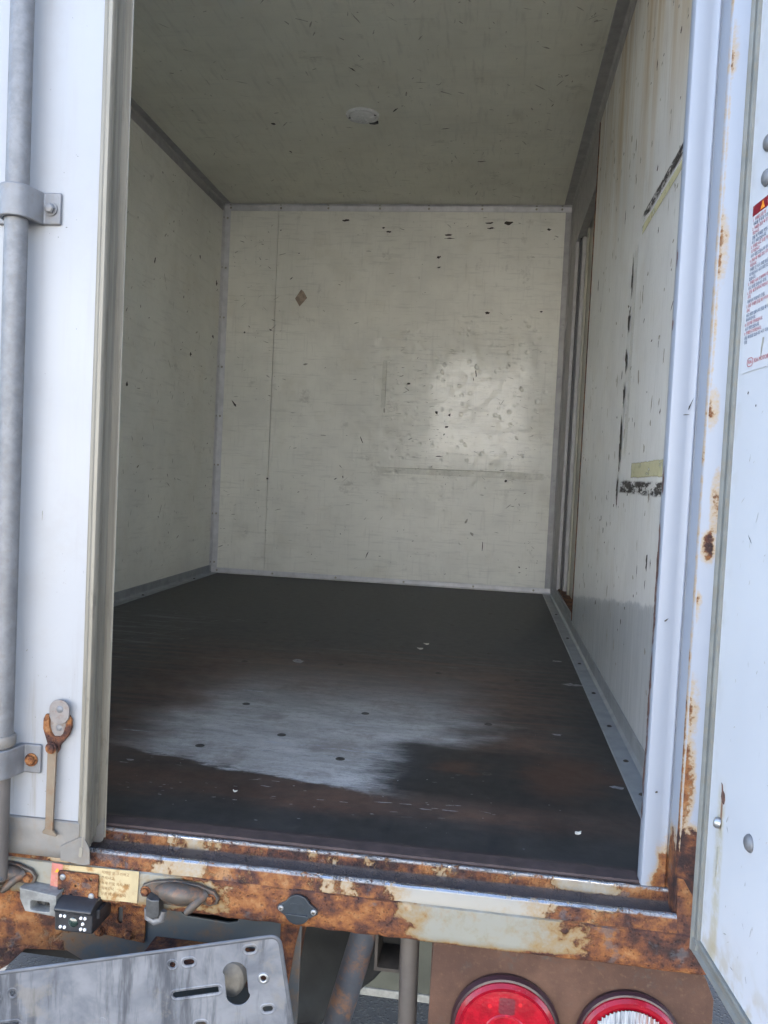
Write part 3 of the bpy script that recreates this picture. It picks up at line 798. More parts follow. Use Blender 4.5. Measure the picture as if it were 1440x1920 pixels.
# ------------------------------------------------------------------ marks on the linings
def chips(name, mat, plane, items, parent, lift=0.0005, nv=0, rag=0.6):
    """small irregular flat marks: (u, v, length, width, angle) on a plane"""
    m = MB()
    for u, v, ln, wd, an in items:
        n = nv or (random.randint(9, 14) if ln > 0.012 else random.randint(6, 9)); c, s = math.cos(an), math.sin(an)
        pts = []
        for i in range(n):
            t = 2 * math.pi * i / n + random.uniform(-0.25, 0.25)
            k = 1 - random.random() * rag
            a, b = math.cos(t) * ln / 2 * k, math.sin(t) * wd / 2 * k
            pts.append(plane @ Vector((u + a * c - b * s, v + a * s + b * c, lift + random.random() * 0.0002)))
        m.add(pts, [tuple(range(n))])
    o = ob(name, m, mat, parent, smooth=0)
    return stuff(o)

def scatter(n, u0, u1, v0, v1, l=(0.004, 0.016), w=(0.001, 0.004), ang=None, bias=None):
    out = []
    while len(out) < n:
        u, v = random.uniform(u0, u1), random.uniform(v0, v1)
        if bias and random.random() > bias(u, v): continue
        k = random.random() ** 2.2
        a = random.uniform(0, math.pi) if ang is None else random.gauss(ang[0], ang[1])
        out.append((u, v, l[0] + (l[1] - l[0]) * k, w[0] + (w[1] - w[0]) * random.random() ** 1.6, a))
    return out

PB = frame((0, L, 0), (1, 0, 0), (0, 0, 1))
PL = frame((0, 0, 0), (0, 1, 0), (0, 0, 1))
PR = frame((W, 0, 0), (0, -1, 0), (0, 0, 1))
PC = frame((0, 0, H), (1, 0, 0), (0, -1, 0))
PF = frame((0, 0, 0), (1, 0, 0), (0, 1, 0))
hp = math.pi / 2
# front wall of the box
mk = [(0.58, 1.662, .042, .016, 0.05), (0.78, 1.612, .030, .012, 0), (0.755, 1.63, .02, .008, 0), (1.05, 1.60, .060, .012, 0.03), (1.06, 1.585, .06, .008, 0),
      (1.235, 1.655, .050, .010, 0.1), (1.245, 1.632, .040, .010, 0.05), (1.32, 1.655, .045, .022, 0.05), (1.50, 1.628, .030, .012, 0), (1.015, 1.50, .022, .018, 0.6),
      (1.018, 1.455, .022, .010, 0.3), (1.245, 1.255, .03, .014, 0.1), (1.485, 1.265, .018, .008, 0), (0.275, 1.615, .010, .008, 0), (0.335, 1.395, .022, .006, 0.7),
      (0.365, 1.51, .016, .005, 0), (0.12, 1.14, .012, .010, 0), (0.245, 1.155, .022, .009, -0.4), (0.083, 0.806, .050, .013, -0.75), (1.37, 0.502, .015, .013, 0),
      (1.21, 0.98, .008, .05, 0.12), (1.20, 0.955, .006, .022, 0.15), (0.905, 0.925, .02, .016, 0.4), (1.04, 0.80, .016, .022, 0.5), (1.10, 0.79, .014, .02, -0.5),
      (1.09, 0.735, .02, .014, 0.2), (1.08, 0.70, .016, .010, 0.8), (0.26, 0.46, .015, .015, 0), (0.62, 0.485, .008, .02, 0), (0.585, 0.475, .02, .006, 0.4), (1.35, .55, .035, .005, 0.05),
      (1.06, .60, .05, .006, 0.02), (0.70, .66, .006, .04, 0.4), (1.28, .20, .005, .05, 0), (0.75, .13, .006, .05, -0.4), (1.45, .115, .012, .01, 0), (0.62, .22, .008, .008, 0)]
chips('scuff_marks', 'chip', PB, mk, truck)['label'] = 'dark nicks on the front lining'
clus = lambda u, v: max(0.08, mnoise.noise(Vector((u * 3.1, v * 3.1, 4))) * 1.6 + 0.25)
chips('scuff_marks', 'chipm', PB, scatter(90, 0.04, 1.55, 0.08, 1.68, (0.003, 0.016), (0.002, 0.006), (0.3, 0.9), clus), truck)
chips('scuff_marks', 'chipl', PB, scatter(200, 0.04, 1.55, 0.06, 1.69, (0.006, 0.045), (0.002, 0.006), (0, 0.5), clus), truck)
chips('scuff_marks', 'chipl', PB, [(1.20, .31, .03, .016, 1.1), (1.23, .255, .03, .014, 2.3), (0.42, 1.0, .03, .01, 0.2), (0.80, .80, .012, .03, 0)] + scatter(60, 0.85, 1.5, 0.5, 1.15, (0.01, 0.05), (0.002, 0.006), (0, 0.3)), truck)
# dents that catch the light
dm = MB()
for u, v, r in [(1.215, 1.012, .018), (1.30, .995, .012), (1.06, .985, .016), (0.985, 1.01, .010), (1.13, 1.16, .009), (1.18, 1.215, .008), (1.165, 1.155, .010), (1.36, 1.03, .014),
                (0.86, .93, .012), (0.83, .865, .011), (0.835, .845, .010), (0.82, .80, .012), (0.84, .765, .010), (0.93, .78, .010), (1.42, .92, .016), (1.33, .79, .014), (1.18, .66, .014),
                (0.79, .52, .008), (1.25, .62, .012), (1.41, .70, .012), (1.44, .62, .012), (1.02, .53, .010), (1.15, .50, .010), (1.28, .47, .010), (1.10, .36, .010), (1.22, .35, .010), (0.95, .40, .008),
                (1.05, .22, .012), (1.18, .21, .012), (1.30, .16, .010), (0.98, .15, .010), (0.67, .565, .008), (0.50, .30, .008), (1.4, .3, .009)]:
    dm.lathe((u, L - 0.0001, v), (0.2, -1, 0.1), [(r * 0.8, -0.0003), (r * 0.6, r * 0.03), (r * 0.38, r * 0.062), (r * 0.15, r * 0.075)], 12)
stuff(ob('dents', dm, 'bulk', truck, smooth=180))['label'] = 'small raised dents in the front lining'
# torn paper diamond
ob('paper_scrap', curve_mesh([[(-0.027, 0.0), (-0.004, -0.036), (0.030, 0.004), (0.012, 0.034), (0.0, 0.042)]], 0.0008, 0, rear(0.383, L - 0.0009, 1.302)), 'paper', truck)['label'] = 'torn tan paper scrap stuck to the front lining'

def patch(name, plane, u0, u1, v0, v1, mat, lift=0.0009, skew=0.0, label=None):
    """a flat residue patch, uv 0..1; v shifted by skew along u"""
    me = bpy.data.meshes.new(name)
    pts = [plane @ Vector((u0, v0, lift)), plane @ Vector((u1, v0 + skew, lift)), plane @ Vector((u1, v1 + skew, lift)), plane @ Vector((u0, v1, lift))]
    me.from_pydata(pts, [], [(0, 1, 2, 3)])
    uv = me.uv_layers.new(name='UVMap')
    for i, c in enumerate(((0, 0), (1, 0), (1, 1), (0, 1))): uv.data[i].uv = c
    o = ob(name, me, mat, truck, smooth=0)
    if label: o['label'] = label
    return o
patch('tape_residue', PB, 0.781, 0.803, 0.80, 1.04, 'tfaint', label='faint upright tape ghost on the front lining')
patch('tape_residue', PB, 0.77, 1.545, 0.512, 0.542, 'tfaint', 0.0013, label='level tape ghost on the front lining')
chips('tape_edge', 'chipl', PB, [(1.15, .541, .77, .003, 0.008), (0.801, .92, .003, .21, 0)], truck, 0.0016, rag=0.2)
# right wall: black adhesive, yellow tape, scratches (u = -y)
patch('tape_residue', PR, -0.815, -0.03, 1.057, 1.082, 'tblack', 0.0010, 0.0, 'black smear above the yellowed tape on the right wall')
patch('tape_residue', PR, -0.800, -0.03, 1.033, 1.054, 'tyel', 0.0012, 0.0, 'yellowed level tape on the right wall')
patch('tape_residue', PR, -0.855, -0.815, 0.56, 1.05, 'tfaint', 0.0008, 0.0, 'upright tape ghost on the right wall')
patch('tape_residue', PR, -0.745, -0.395, 0.515, 0.551, 'tyel', 0.0010, 0.0, 'short yellow tape scrap on the right wall')
patch('tape_residue', PR, -0.895, -0.33, 0.483, 0.515, 'tblack', 0.0012, -0.004, 'black smear below the yellow tape scrap')
seg = []; z_ = 1.035
while z_ > 0.53:
    ln = random.uniform(0.05, 0.15); y_ = 0.872 + (1.04 - z_) * 0.085
    seg.append((-y_ + random.uniform(-.002, .002), z_ - ln / 2, ln, random.uniform(0.030, 0.046), hp + 0.085))
    z_ -= ln * 0.86 + random.uniform(0.0, 0.016)
chips('broken_line', 'chip', PR, seg, truck, 0.0014, nv=22, rag=0.7)['label'] = 'broken dark upright line on the right wall'
chips('scuff_marks', 'chip', PR, [(-0.505, .36, .045, .022, hp), (-0.47, .362, .030, .010, hp), (-0.51, .32, .02, .008, hp), (-0.60, .335, .035, .006, hp), (-0.60, .50, .02, .006, hp), (-1.05, 1.16, .05, .01, hp),
      (-1.55, 1.11, .05, .02, hp), (-1.45, 1.02, .05, .012, hp), (-0.42, .81, .035, .006, 0.7), (-0.95, .76, .03, .012, hp), (-0.88, .90, .03, .01, hp), (-0.30, .70, .03, .012, hp), (-0.72, 1.36, .03, .012, hp)]
      + scatter(95, -1.72, -0.1, 0.16, 1.6, (0.006, 0.022), (0.006, 0.022), (hp, 0.3)), truck)
chips('scuff_marks', 'chipl', PR, scatter(190, -1.72, -0.1, 0.10, 1.6, (0.01, 0.05), (0.006, 0.022), (hp, 0.25)), truck)
# left wall and ceiling
chips('scuff_marks', 'chip', PL, [(2.42, 1.41, .02, .022, 1), (1.95, 1.27, .04, .015, 1), (2.64, 1.35, .03, .03, 1.4), (2.62, 1.10, .02, .03, 1.5), (2.25, 1.2, .02, .012, 1), (1.75, .78, .03, .02, .8), (2.35, .98, .02, .04, 1.9)]
      , truck)
chips('scuff_marks', 'chipm', PL, scatter(85, 0.9, 2.68, 0.12, 1.68, (0.006, 0.03), (0.003, 0.010), (0.9, 0.8), clus), truck)
chips('scuff_marks', 'chipl', PL, scatter(190, 0.9, 2.68, 0.08, 1.68, (0.01, 0.06), (0.003, 0.010), (1.2, 0.8)), truck)
chips('scuff_marks', 'chip', PC, [(0.47, -2.1, .012, .03, 0.3), (0.92, -1.75, .010, .05, -.5), (0.47, -1.85, .02, .02, 0), (0.82, -1.47, .008, .04, .5), (1.08, -1.9, .05, .006, .2), (1.20, -2.2, .05, .01, .1)]
      , truck)
chips('scuff_marks', 'chipm', PC, scatter(80, 0.1, 1.55, -2.6, -0.9, (0.006, 0.030), (0.002, 0.006), None, lambda u, v: (0.3 + 0.7 * u / 1.6) * clus(u, v)), truck)
chips('scuff_marks', 'chipl', PC, scatter(300, 0.1, 1.55, -2.6, -0.8, (0.01, 0.07), (0.002, 0.008), None, lambda u, v: 0.35 + 0.65 * u / 1.6), truck)
# stripped paint along the inner edge of the right post
PPO = frame((1.5225, 0, 0), (0, -1, 0), (0, 0, 1))
pe = [(random.uniform(-0.018, -0.010), random.uniform(0.08, 0.46), random.uniform(0.010, 0.045), random.uniform(0.004, 0.011), hp + random.gauss(0, .12)) for _ in range(46)]
chips('flaked_paint', 'chipb', PPO, pe + [(-0.011, .505, .05, .012, hp), (-0.013, .40, .08, .013, hp), (-0.012, .33, .06, .014, hp), (-0.013, .27, .07, .013, hp), (-0.010, .22, .04, .012, hp), (-0.012, .70, .02, .008, hp), (-0.01, .78, .03, .006, hp)], truck, 0.0006)['label'] = 'bare brown patches where paint flaked off the post'
chips('scuff_marks', 'chip', frame((0, -0.0006, 0), (1, 0, 0), (0, 0, 1)), [(1.546, .600, .022, .002, 1.2), (1.541, .588, .012, .002, 0.1), (1.533, .335, .01, .003, .7), (1.535, .12, .004, .004, 0)], truck)

# ------------------------------------------------------------------ left door (closed)
YD = -0.0565
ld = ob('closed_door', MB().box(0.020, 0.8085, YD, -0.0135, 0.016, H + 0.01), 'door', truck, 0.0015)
ld['label'] = 'closed white left door leaf with lock rod'
eprof = [(0.8060, -0.0600), (0.8105, -0.0612), (0.8120, -0.0640), (0.8150, -0.0662), (0.8190, -0.0655), (0.8208, -0.0620), (0.8205, -0.0520), (0.8190, -0.0485), (0.8150, -0.0470), (0.8125, -0.0440), (0.8120, -0.0230),
         (0.8130, -0.0190), (0.8215, -0.0185), (0.8228, -0.0172), (0.8222, -0.0158), (0.8060, -0.0150)]
et = ob('edge_trim', MB().prism(eprof, 'z', -0.0025, H + 0.01), 'edge', ld, smooth=35)
ob('edge_lip', MB().prism([(0.8223, -0.0188), (0.8238, -0.0176), (0.8223, -0.0158)], 'z', -0.0060, H + 0.01), 'edge', ld, smooth=0)
ob('edge_foot', curve_mesh([[(0.806, -0.0122), (0.8175, -0.0122), (0.8215, -0.009), (0.8225, -0.004), (0.8225, 0.022), (0.811, 0.006)]], 0.0022, 0.0003, rear(0, -0.0205, 0)), 'dusty', ld)
# folded bottom rail with a mitred corner plate
brp = MB()
NX = 40
rp = [(-0.0600, 0.0300), (-0.0615, 0.0285), (-0.0612, 0.010), (-0.0630, -0.002), (-0.0625, -0.0165), (-0.0600, -0.0195), (-0.0480, -0.0195), (-0.0480, -0.0120), (-0.0160, -0.0120), (-0.0160, 0.0155), (-0.0570, 0.0155), (-0.0570, 0.0300)]
for i in range(NX + 1):
    x = 0.02 + (0.8085 - 0.02) * i / NX
    for j, (y, z) in enumerate(rp):
        dz = 0.0
        if 2 <= j <= 3: dz = -0.004 * math.exp(-((x - 0.775) / 0.035) ** 2)
        brp.v.append((x, y + (mnoise.noise(Vector((x * 14, j, 0))) * 0.0012 if j < 5 else 0), z + dz + (mnoise.noise(Vector((x * 9, 0, j * 3))) * 0.0008 if j < 6 else 0)))
n = len(rp)
for i in range(NX):
    for j in range(n):
        k = (j + 1) % n
        brp.f.append((i * n + j, (i + 1) * n + j, (i + 1) * n + k, i * n + k))
brp.f.append(tuple(range(n))); brp.f.append(tuple(NX * n + j for j in range(n - 1, -1, -1)))
ob('bottom_rail', brp, 'dusty', ld, smooth=40)
ob('corner_plate', curve_mesh([[(0.786, -0.0005), (0.8165, 0.0160), (0.8255, -0.0005), (0.8265, -0.0205), (0.8175, -0.0225), (0.786, -0.0190)]], 0.0024, 0.0006, rear(0, -0.0648, 0)), 'dusty', ld)
ob('paint_nick', curve_mesh([stadium(0.8140, -0.0055, 0.0135, 0.0046, hp - 0.1)], 0.0006, 0.0001, rear(0, -0.0663, 0)), 'edge', ld)
# lock rod and its clamps
XR, YR = 0.7095, -0.0805
ob('lock_rod', MB().cyl((XR, YR, 0.128), (XR, YR, H), 0.0140, n=28), 'rod', ld)
ob('lock_rod', MB().cyl((XR - 0.001, YR, -0.045), (XR - 0.001, YR, 0.136), 0.0128, n=28), 'vpipe', ld)['label'] = 'lower stained end of the lock rod'
ob('rod_collar', MB().lathe((XR, YR, 0.130), (0, 0, 1), [(0.0165, 0.0), (0.0175, 0.002), (0.0175, 0.011), (0.0160, 0.0135), (0.0142, 0.0142)], 28), 'dusty', ld)
def clamp(zc, h, xr, boltmat):
    r0, r1 = 0.0150, 0.0210
    pts = []
    yb = YD - 0.0006
    # outer path from left tab over the hump to the right tab, then back along the inside
    for x in (xr - 0.047, ): pts += [(x, yb), (x, yb - 0.0042), (xr - r1 - 0.004, yb - 0.0042)]
    for i in range(13):
        t = R(200 + 140 * i / 12); pts.append((xr + r1 * math.cos(t), YR + r1 * math.sin(t)))
    pts += [(xr + r1 + 0.004, yb - 0.0042), (xr + 0.047, yb - 0.0042), (xr + 0.047, yb), (xr + r0 + 0.001, yb)]
    for i in range(13):
        t = R(340 - 140 * i / 12); pts.append((xr + r0 * math.cos(t), YR + r0 * math.sin(t)))
    pts += [(xr - r0 - 0.001, yb)]
    o = ob('rod_clamp', MB().prism(pts, 'z', zc - h / 2, zc + h / 2), 'clamp', ld, 0.0022, 30, seg=3)
    for s in (-1, 1):
        b = MB().lathe((xr + s * 0.0345, yb - 0.0042, zc - 0.001), (0, -1, 0), [(0.0085, 0.0), (0.0088, 0.0012), (0.0085, 0.0020)], 20)
        b.lathe((xr + s * 0.0345, yb - 0.0042, zc - 0.001), (0, -1, 0), [(0.0066, 0.0020), (0.0066, 0.0058), (0.0050, 0.0075), (0.0025, 0.0080)], 6)
        ob('clamp_bolt', b, boltmat, ld)
    return o
clamp(0.812, 0.040, XR, 'clamp')['label'] = 'upper rod clamp'
clamp(0.108, 0.038, XR - 0.004, 'rustfine')['label'] = 'lower rod clamp with rusty bolts'
# hasp: strap plate, fork, hanging arm
HY = YD - 0.0012
ob('hasp_plate', curve_mesh([rrect(0.7655, 0.7925, 0.1585, 0.1900, 0.0125, 6)], 0.003, 0.0007, rear(0, HY - 0.0082, 0)), 'hasp', ld)
ob('hasp_back_plate', curve_mesh([rrect(0.7640, 0.7880, 0.138, 0.172, 0.006)], 0.004, 0.0006, rear(0, HY - 0.0016, 0)), 'hasp', ld)
fork = [(0.7590, 0.1690), (0.7562, 0.1630), (0.7560, 0.1500), (0.7625, 0.1310), (0.7640, 0.1225), (0.7695, 0.1180), (0.7760, 0.1190), (0.7790, 0.1240), (0.7800, 0.1300), (0.7915, 0.1440), (0.7950, 0.1540), (0.7945, 0.1650), (0.7905, 0.1700),
        (0.7860, 0.1690), (0.7868, 0.1560), (0.7830, 0.1455), (0.7790, 0.1415), (0.7710, 0.1410), (0.7670, 0.1460), (0.7645, 0.1540), (0.7642, 0.1690)]
ob('hasp_fork', curve_mesh([fork], 0.005, 0.0012, rear(0, HY - 0.0045, 0)), 'rustfine', ld)
ob('hasp_arm', curve_mesh([[(0.7652, 0.126), (0.7650, 0.0215), (0.7615, 0.0175), (0.7620, 0.0145), (0.7800, 0.0120), (0.7815, 0.0150), (0.7755, 0.0195), (0.7775, 0.126)]], 0.0045, 0.001, rear(0, HY - 0.0088, 0)), simple("brown_stained_bar", (0.165, 0.1293, 0.09075), 0.6, 0.15, 0.2, 18, 0.15, 300, dirt=((0.17, 0.075, 0.026), 0.6)), ld)
ob('hasp_pivot', MB().lathe((0.7708, HY - 0.0098, 0.1275), (0, -1, 0), [(0.0075, 0), (0.0075, 0.003), (0.0058, 0.0034), (0.0055, 0.0062), (0.003, 0.007)], 18), 'rustfine', ld)
for x_, z_ in ((0.7800, 0.1780), (0.7765, 0.1520)):
    ob('hasp_rivet', MB().lathe((x_, HY - (0.0090 if z_ > .16 else 0.0023), z_), (0, -1, 0), [(0.0048, 0), (0.0046, 0.0012), (0.0030, 0.0024), (0.001, 0.0028)], 14), 'clamp', ld)
chips('door_specks', 'chip', frame((0, YD, 0), (1, 0, 0), (0, 0, 1)), scatter(12, 0.73, 0.805, 0.10, 1.05, (0.001, 0.0035), (0.0008, 0.0015)) + [(0.763, .79, .003, .002, 0)], truck)
chips('door_specks', 'chipm', frame((0, YD, 0), (1, 0, 0), (0, 0, 1)), scatter(46, 0.72, 0.805, 0.04, 0.36, (0.001, 0.006), (0.0005, 0.0012), (1.3, 0.5)) + [(0.742, .425, .0012, .022, 0)], truck)

# ------------------------------------------------------------------ right door (swung open)
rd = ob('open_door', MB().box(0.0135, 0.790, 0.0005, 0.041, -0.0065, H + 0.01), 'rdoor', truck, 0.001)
rd['label'] = 'right door leaf swung open, white inner skin with a warning sticker'
rd.location = OFF + Vector((1.5660, -0.100, 0)); rd.rotation_euler.z = R(-84.5)
# perimeter seal: outer lip, bead and inner lip
sprof = [(-0.0035, 0.012), (-0.0055, 0.004), (-0.0050, -0.0030), (-0.0028, -0.0048), (0.0000, -0.0040), (0.0020, -0.0022), (0.0065, -0.0018), (0.0115, -0.0034), (0.0138, -0.0022), (0.0142, 0.0004), (0.0120, 0.012)]
ob('door_seal_and_gap', MB().prism(sprof, 'z', -0.0200, H + 0.01), 'rubber', rd, smooth=35)
ob('door_seal_and_gap', MB().prism([(y, -0.0205 + (x_ + 0.0055)) for x_, y in sprof], 'x', 0.008, 0.790), 'rubber', rd, smooth=35)
ob('seal_corner', MB().prism([(-0.0052, -0.0180), (-0.0010, -0.0208), (0.0100, -0.0208), (0.0140, -0.0060), (0.0050, -0.0040), (-0.0055, -0.006)], 'y', -0.0040, 0.012), 'rubber', rd, 0.0015)
def dome(x, z, r, mat='clamp'):
    return MB().lathe((x, 0.0004, z), (0, -1, 0), [(r, 0.0), (r * 0.97, r * 0.18), (r * 0.75, r * 0.42), (r * 0.42, r * 0.56), (r * 0.1, r * 0.6)], 20)
for x_, z_ in ((0.0555, 0.8515), (0.0570, 0.8160), (0.1220, 0.1580)):
    ob('dome_rivet', dome(x_, z_, 0.0088), 'clamp', rd)
ob('punched_hole', curve_mesh([[(0.0445, .1885), (0.0465, .1800), (0.0455, .1740), (0.0490, .1690), (0.0540, .1685), (0.0560, .1740), (0.0545, .1800), (0.0495, .1820), (0.0475, .1870)]], 0.0006, 0.0001, frame((0, 0.0002, 0), (1, 0, 0), (0, 0, 1))), 'chipb', rd)
ob('clip_stub', MB().lathe((0.0470, 0.0002, 0.1455), (-0.35, -1, 0.2), [(0.0060, 0.0), (0.0060, 0.0035), (0.0045, 0.0060), (0.0015, 0.0066)], 14), 'screw', rd)
ob('grey_drip', curve_mesh([[(0.0440, .118), (0.0465, .120), (0.0475, .108), (0.0455, .090), (0.0440, .086), (0.0435, .100)]], 0.0004, 0, frame((0, 0.0002, 0), (1, 0, 0), (0, 0, 1))), 'chipl', rd)
chips('door_scratches', 'chipl', frame((0, 0.0005, 0), (1, 0, 0), (0, 0, 1)), scatter(46, 0.05, 0.17, -0.0, 0.62, (0.004, 0.018), (0.0006, 0.0016), (hp - 0.5, 0.5)), rd).location = (0, 0, 0)
chips('door_scratches', 'chip', frame((0, 0.0005, 0), (1, 0, 0), (0, 0, 1)), [(0.046, .60, .004, .004, 0), (0.068, .585, .003, .003, 0), (0.068, .148, .010, .001, -.9), (0.075, .45, .016, .0008, -.7), (0.12, .075, .010, .001, -.8), (0.10, .02, .008, .001, 0), (0.134, .03, .01, .001, -1)], rd).location = (0, 0, 0)
# warning sticker
DP = frame((0, -0.0002, 0), (1, 0, 0), (0, 0, 1))
st = ob('warning_sticker', curve_mesh([[(0.0245, 0.622), (0.285, 0.622), (0.285, 0.7965), (0.0285, 0.7965)]], 0.0003, 0, DP), 'decal', rd)
st['label'] = 'white warning sticker with a dark red header'
D2 = frame((0, -0.0006, 0), (1, 0, 0), (0, 0, 1))
ob('sticker_header', curve_mesh([[(0.0285, 0.7853), (0.285, 0.7853), (0.285, 0.7962), (0.0285, 0.7962)]], 0.0002, 0, D2), 'decalred', rd)
D3 = lambda x, z: frame((x, -0.0009, z), (1, 0, 0), (0, 0, 1))
ob('warning_triangle', curve_mesh([[(-0.0052, -0.0042), (0.0052, -0.0042), (0.0, 0.0046)]], 0.0002, 0, D3(0.0535, 0.7907)), 'orange', rd)
ob('header_lettering', text_mesh("경 고", 0.0090, D3(0.0645, 0.7907)), 'decal', rd, smooth=0)
reds, blues = [], []
row = [('r', "1. 적재함 문을 때"), ('b', "적재함 문 위험 주의하십시오."), ('r', "2. 적재함 문을 때 주의하십시오 지시"),
       ('r', "하십시오."), ('b', "문을 때 적재함 위험 있습니다 주의"), ('b', "사고 위험 있습니다."), ('r', "3. 적재함 사고 위험 적재하지 마십시오"),
       ('r', "지 마십시오"), ('b', "사고 위험 있습니다 주의하십시오."), ('r', "4. 문을 때 위험 지시 주의하십시오"), ('r', "하십시오."),
       ('b', "적재함 문 사고 위험 있습니다 문을 때"), ('b', "지 마십시오 사고 위험 있습니다 주의"), ('b', "있습니다."), ('r', "5. 적재함 지시 주의하지 마십시오"),
       ('b', "사고 위험 있습니다 주의."), ('r', "6. 문을 때 주의하지 마십시오 사고"), ('r', "주의"), ('b', "적재하지 마십시오 문을."),
       ('r', "7. 위험 적재함 문을 때 주의하십시오"), ('r', "지시"), ('b', "사고 위험 있습니다 문을 때 주의하고"), ('b', "지시하십시오."),
       ('r', "8. 문을 때 주의하십시오."), ('b', "사고 위험 있습니다."), ('r', "9. 적재함 주의하십시오."), ('b', "문을 때 위험 있습니다 사고 지시"), ('b', "주의")]
rows = [q for q in row if q != 0]
def lines(key):
    body = "\n".join((("" if q[1][0].isdigit() else " ") + q[1]) if q[0] == key else "" for q in rows)
    mt = D3(0.0310, 0.7795)
    sh = Matrix(((1, 0.03, 0, 0), (0, 1, 0, 0), (0, 0, 1, 0), (0, 0, 0, 1)))
    return text_mesh(body, 0.0044, mt @ sh, 0.00005, valign='TOP_BASELINE', spacing=1.07)
reds, blues = [lines('r')], [lines('b')]
ob('red_lines', merge('red_lines', reds), 'inkred', rd, smooth=0)['kind'] = 'stuff'
ob('blue_lines', merge('blue_lines', blues), 'inkblue', rd, smooth=0)['kind'] = 'stuff'
ob('maker_emblem', curve_mesh([stadium(0.0475, 0.6315, 0.0150, 0.0094), stadium(0.0475, 0.6315, 0.0132, 0.0078)], 0.0001, 0, D3(0, 0)), 'inkred', rd)
ob('emblem_lettering', text_mesh("KIA", 0.0055, D3(0.0475, 0.6315), 0.00005, 'CENTER'), 'inkred', rd, smooth=0)
ob('maker_lettering', text_mesh("KIA MOTORS", 0.0062, D3(0.0575, 0.6315), 0.00005), 'inkred', rd, smooth=0)
ob('sticker_tear', curve_mesh([[(0.0775, .690), (0.0860, .690), (0.0850, .6835), (0.0800, .6820)]], 0.0001, 0, D3(0, 0)), 'flake', rd)
ob('sticker_scratch', curve_mesh([[(0.0760, .6520), (0.0790, .6520), (0.0758, .6420), (0.0740, .6290), (0.0735, .6420)]], 0.0001, 0, frame((0, -0.0012, 0), (1, 0, 0), (0, 0, 1))), 'chipl', rd)

# ------------------------------------------------------------------ fittings on the beam
YB = -0.0555
def bolt_rear(x, y, z, r, mat, parent, name='bolt', hexn=6, h=0.005):
    m = MB().lathe((x, y, z), (0, -1, 0), [(r * 1.25, 0), (r * 1.28, 0.001), (r * 1.2, 0.0016)], 18)
    m.lathe((x, y, z), (0, -1, 0), [(r, 0.0016), (r, h), (r * 0.75, h * 1.3), (r * 0.4, h * 1.35)], hexn)
    return ob(name, m, mat, parent)
def cross_screw(x, y, z, r, parent):
    o = ob('screw', MB().lathe((x, y, z), (0, -1, 0), [(r, 0), (r, 0.0008), (r * 0.8, 0.0018), (r * 0.3, 0.0022)], 18), 'screw', parent)
    return o
# reflective label under the camera plate
sk = ob('beam_sticker', curve_mesh([[(0.7855, -0.0295), (0.8895, -0.0270), (0.8880, -0.0685), (0.7835, -0.0700)]], 0.0005, 0, rear(0, YB - 0.0008, 0)), 'cream', truck)
sk['label'] = 'rust-stained cream label with faded print'
ob('label_stripe', curve_mesh([[(0.7700, -0.0285), (0.7853, -0.0293), (0.7833, -0.0702), (0.7680, -0.0690)]], 0.0005, 0, rear(0, YB - 0.0009, 0)), 'pink', sk)
ob('label_triangle', curve_mesh([[(0.7740, -0.0405), (0.7820, -0.0405), (0.7780, -0.0345)]], 0.0002, 0, rear(0, YB - 0.0013, 0)), 'orange', sk)
ob('stripe_lettering', text_mesh("주\n의\n!", 0.0078, rear(0.7772, YB - 0.0013, -0.0510), 0.00005, 'CENTER', valign='TOP_BASELINE'), 'cream', sk, smooth=0)
ob('label_lettering', text_mesh("적재함 문 주의하고\n주의사고\n적재 위험 지시 주의\n적재지시\n문을 때 주의 있다", 0.0048, rear(0.8385, YB - 0.0013, -0.0350), 0.00005, valign='TOP_BASELINE', spacing=1.45), 'inkbrown', sk, smooth=0)
# rusty camera plate
cp = ob('camera_plate', curve_mesh([rrect(0.7810, 0.8365, -0.0735, -0.0355, 0.003), circle(0.8265, -0.0425, 0.0022, 12), circle(0.7880, -0.0610, 0.0030, 12), circle(0.8060, -0.0530, 0.0016, 10), circle(0.8000, -0.0655, 0.0016, 10)], 0.003, 0.0006, rear(0, YB - 0.0045, 0)), 'rustp', truck)
cp['label'] = 'brown rusted camera mounting plate'
cross_screw(0.7882, YB - 0.006, -0.0430, 0.0040, cp); cross_screw(0.8280, YB - 0.006, -0.0640, 0.0040, cp)
# reversing camera
rc = ob('reversing_camera', MB().prism([(-0.0760, -0.1050), (-0.0785, -0.1035), (-0.0790, -0.0790), (-0.0830, -0.0770), (-0.0830, -0.0735), (-0.0700, -0.0660), (-0.0300, -0.0660), (-0.0150, -0.0720), (-0.0150, -0.1000), (-0.0300, -0.1050)], 'x', 0.7880, 0.8390), 'black', truck, 0.0018)
rc['label'] = 'black reversing camera with small round lights'
for x_ in (0.8395, 0.7830):
    ob('camera_yoke', MB().box(x_, x_ + 0.0045, -0.0700, -0.0450, -0.0880, -0.0765), 'black', rc, 0.0008)
ob('camera_body', MB().cyl((0.850, -0.012, -0.084), (0.850, 0.028, -0.084), 0.017, n=20), 'black', rc)
ob('camera_lens', MB().lathe((0.8135, -0.0786, -0.0905), (0, -1, 0), [(0.0062, 0), (0.0062, 0.0012), (0.0045, 0.0022), (0.001, 0.0028)], 20), simple("dark_green_glass", (0.02, 0.035, 0.03), 0.12, 0, 0.1, 20, coat=1.0), rc)
for x_, z_ in ((0.7965, -.0840), (0.8020, -.0840), (0.7965, -.0985), (0.8020, -.0985), (0.8240, -.0840), (0.8295, -.0840), (0.8265, -.0915), (0.8240, -.0985), (0.8295, -.0985)):
    ob('infrared_light', MB().lathe((x_, -0.0786, z_), (0, -1, 0), [(0.0022, 0), (0.0022, 0.0008), (0.0016, 0.0019), (0.0005, 0.0023)], 10), 'led', rc)
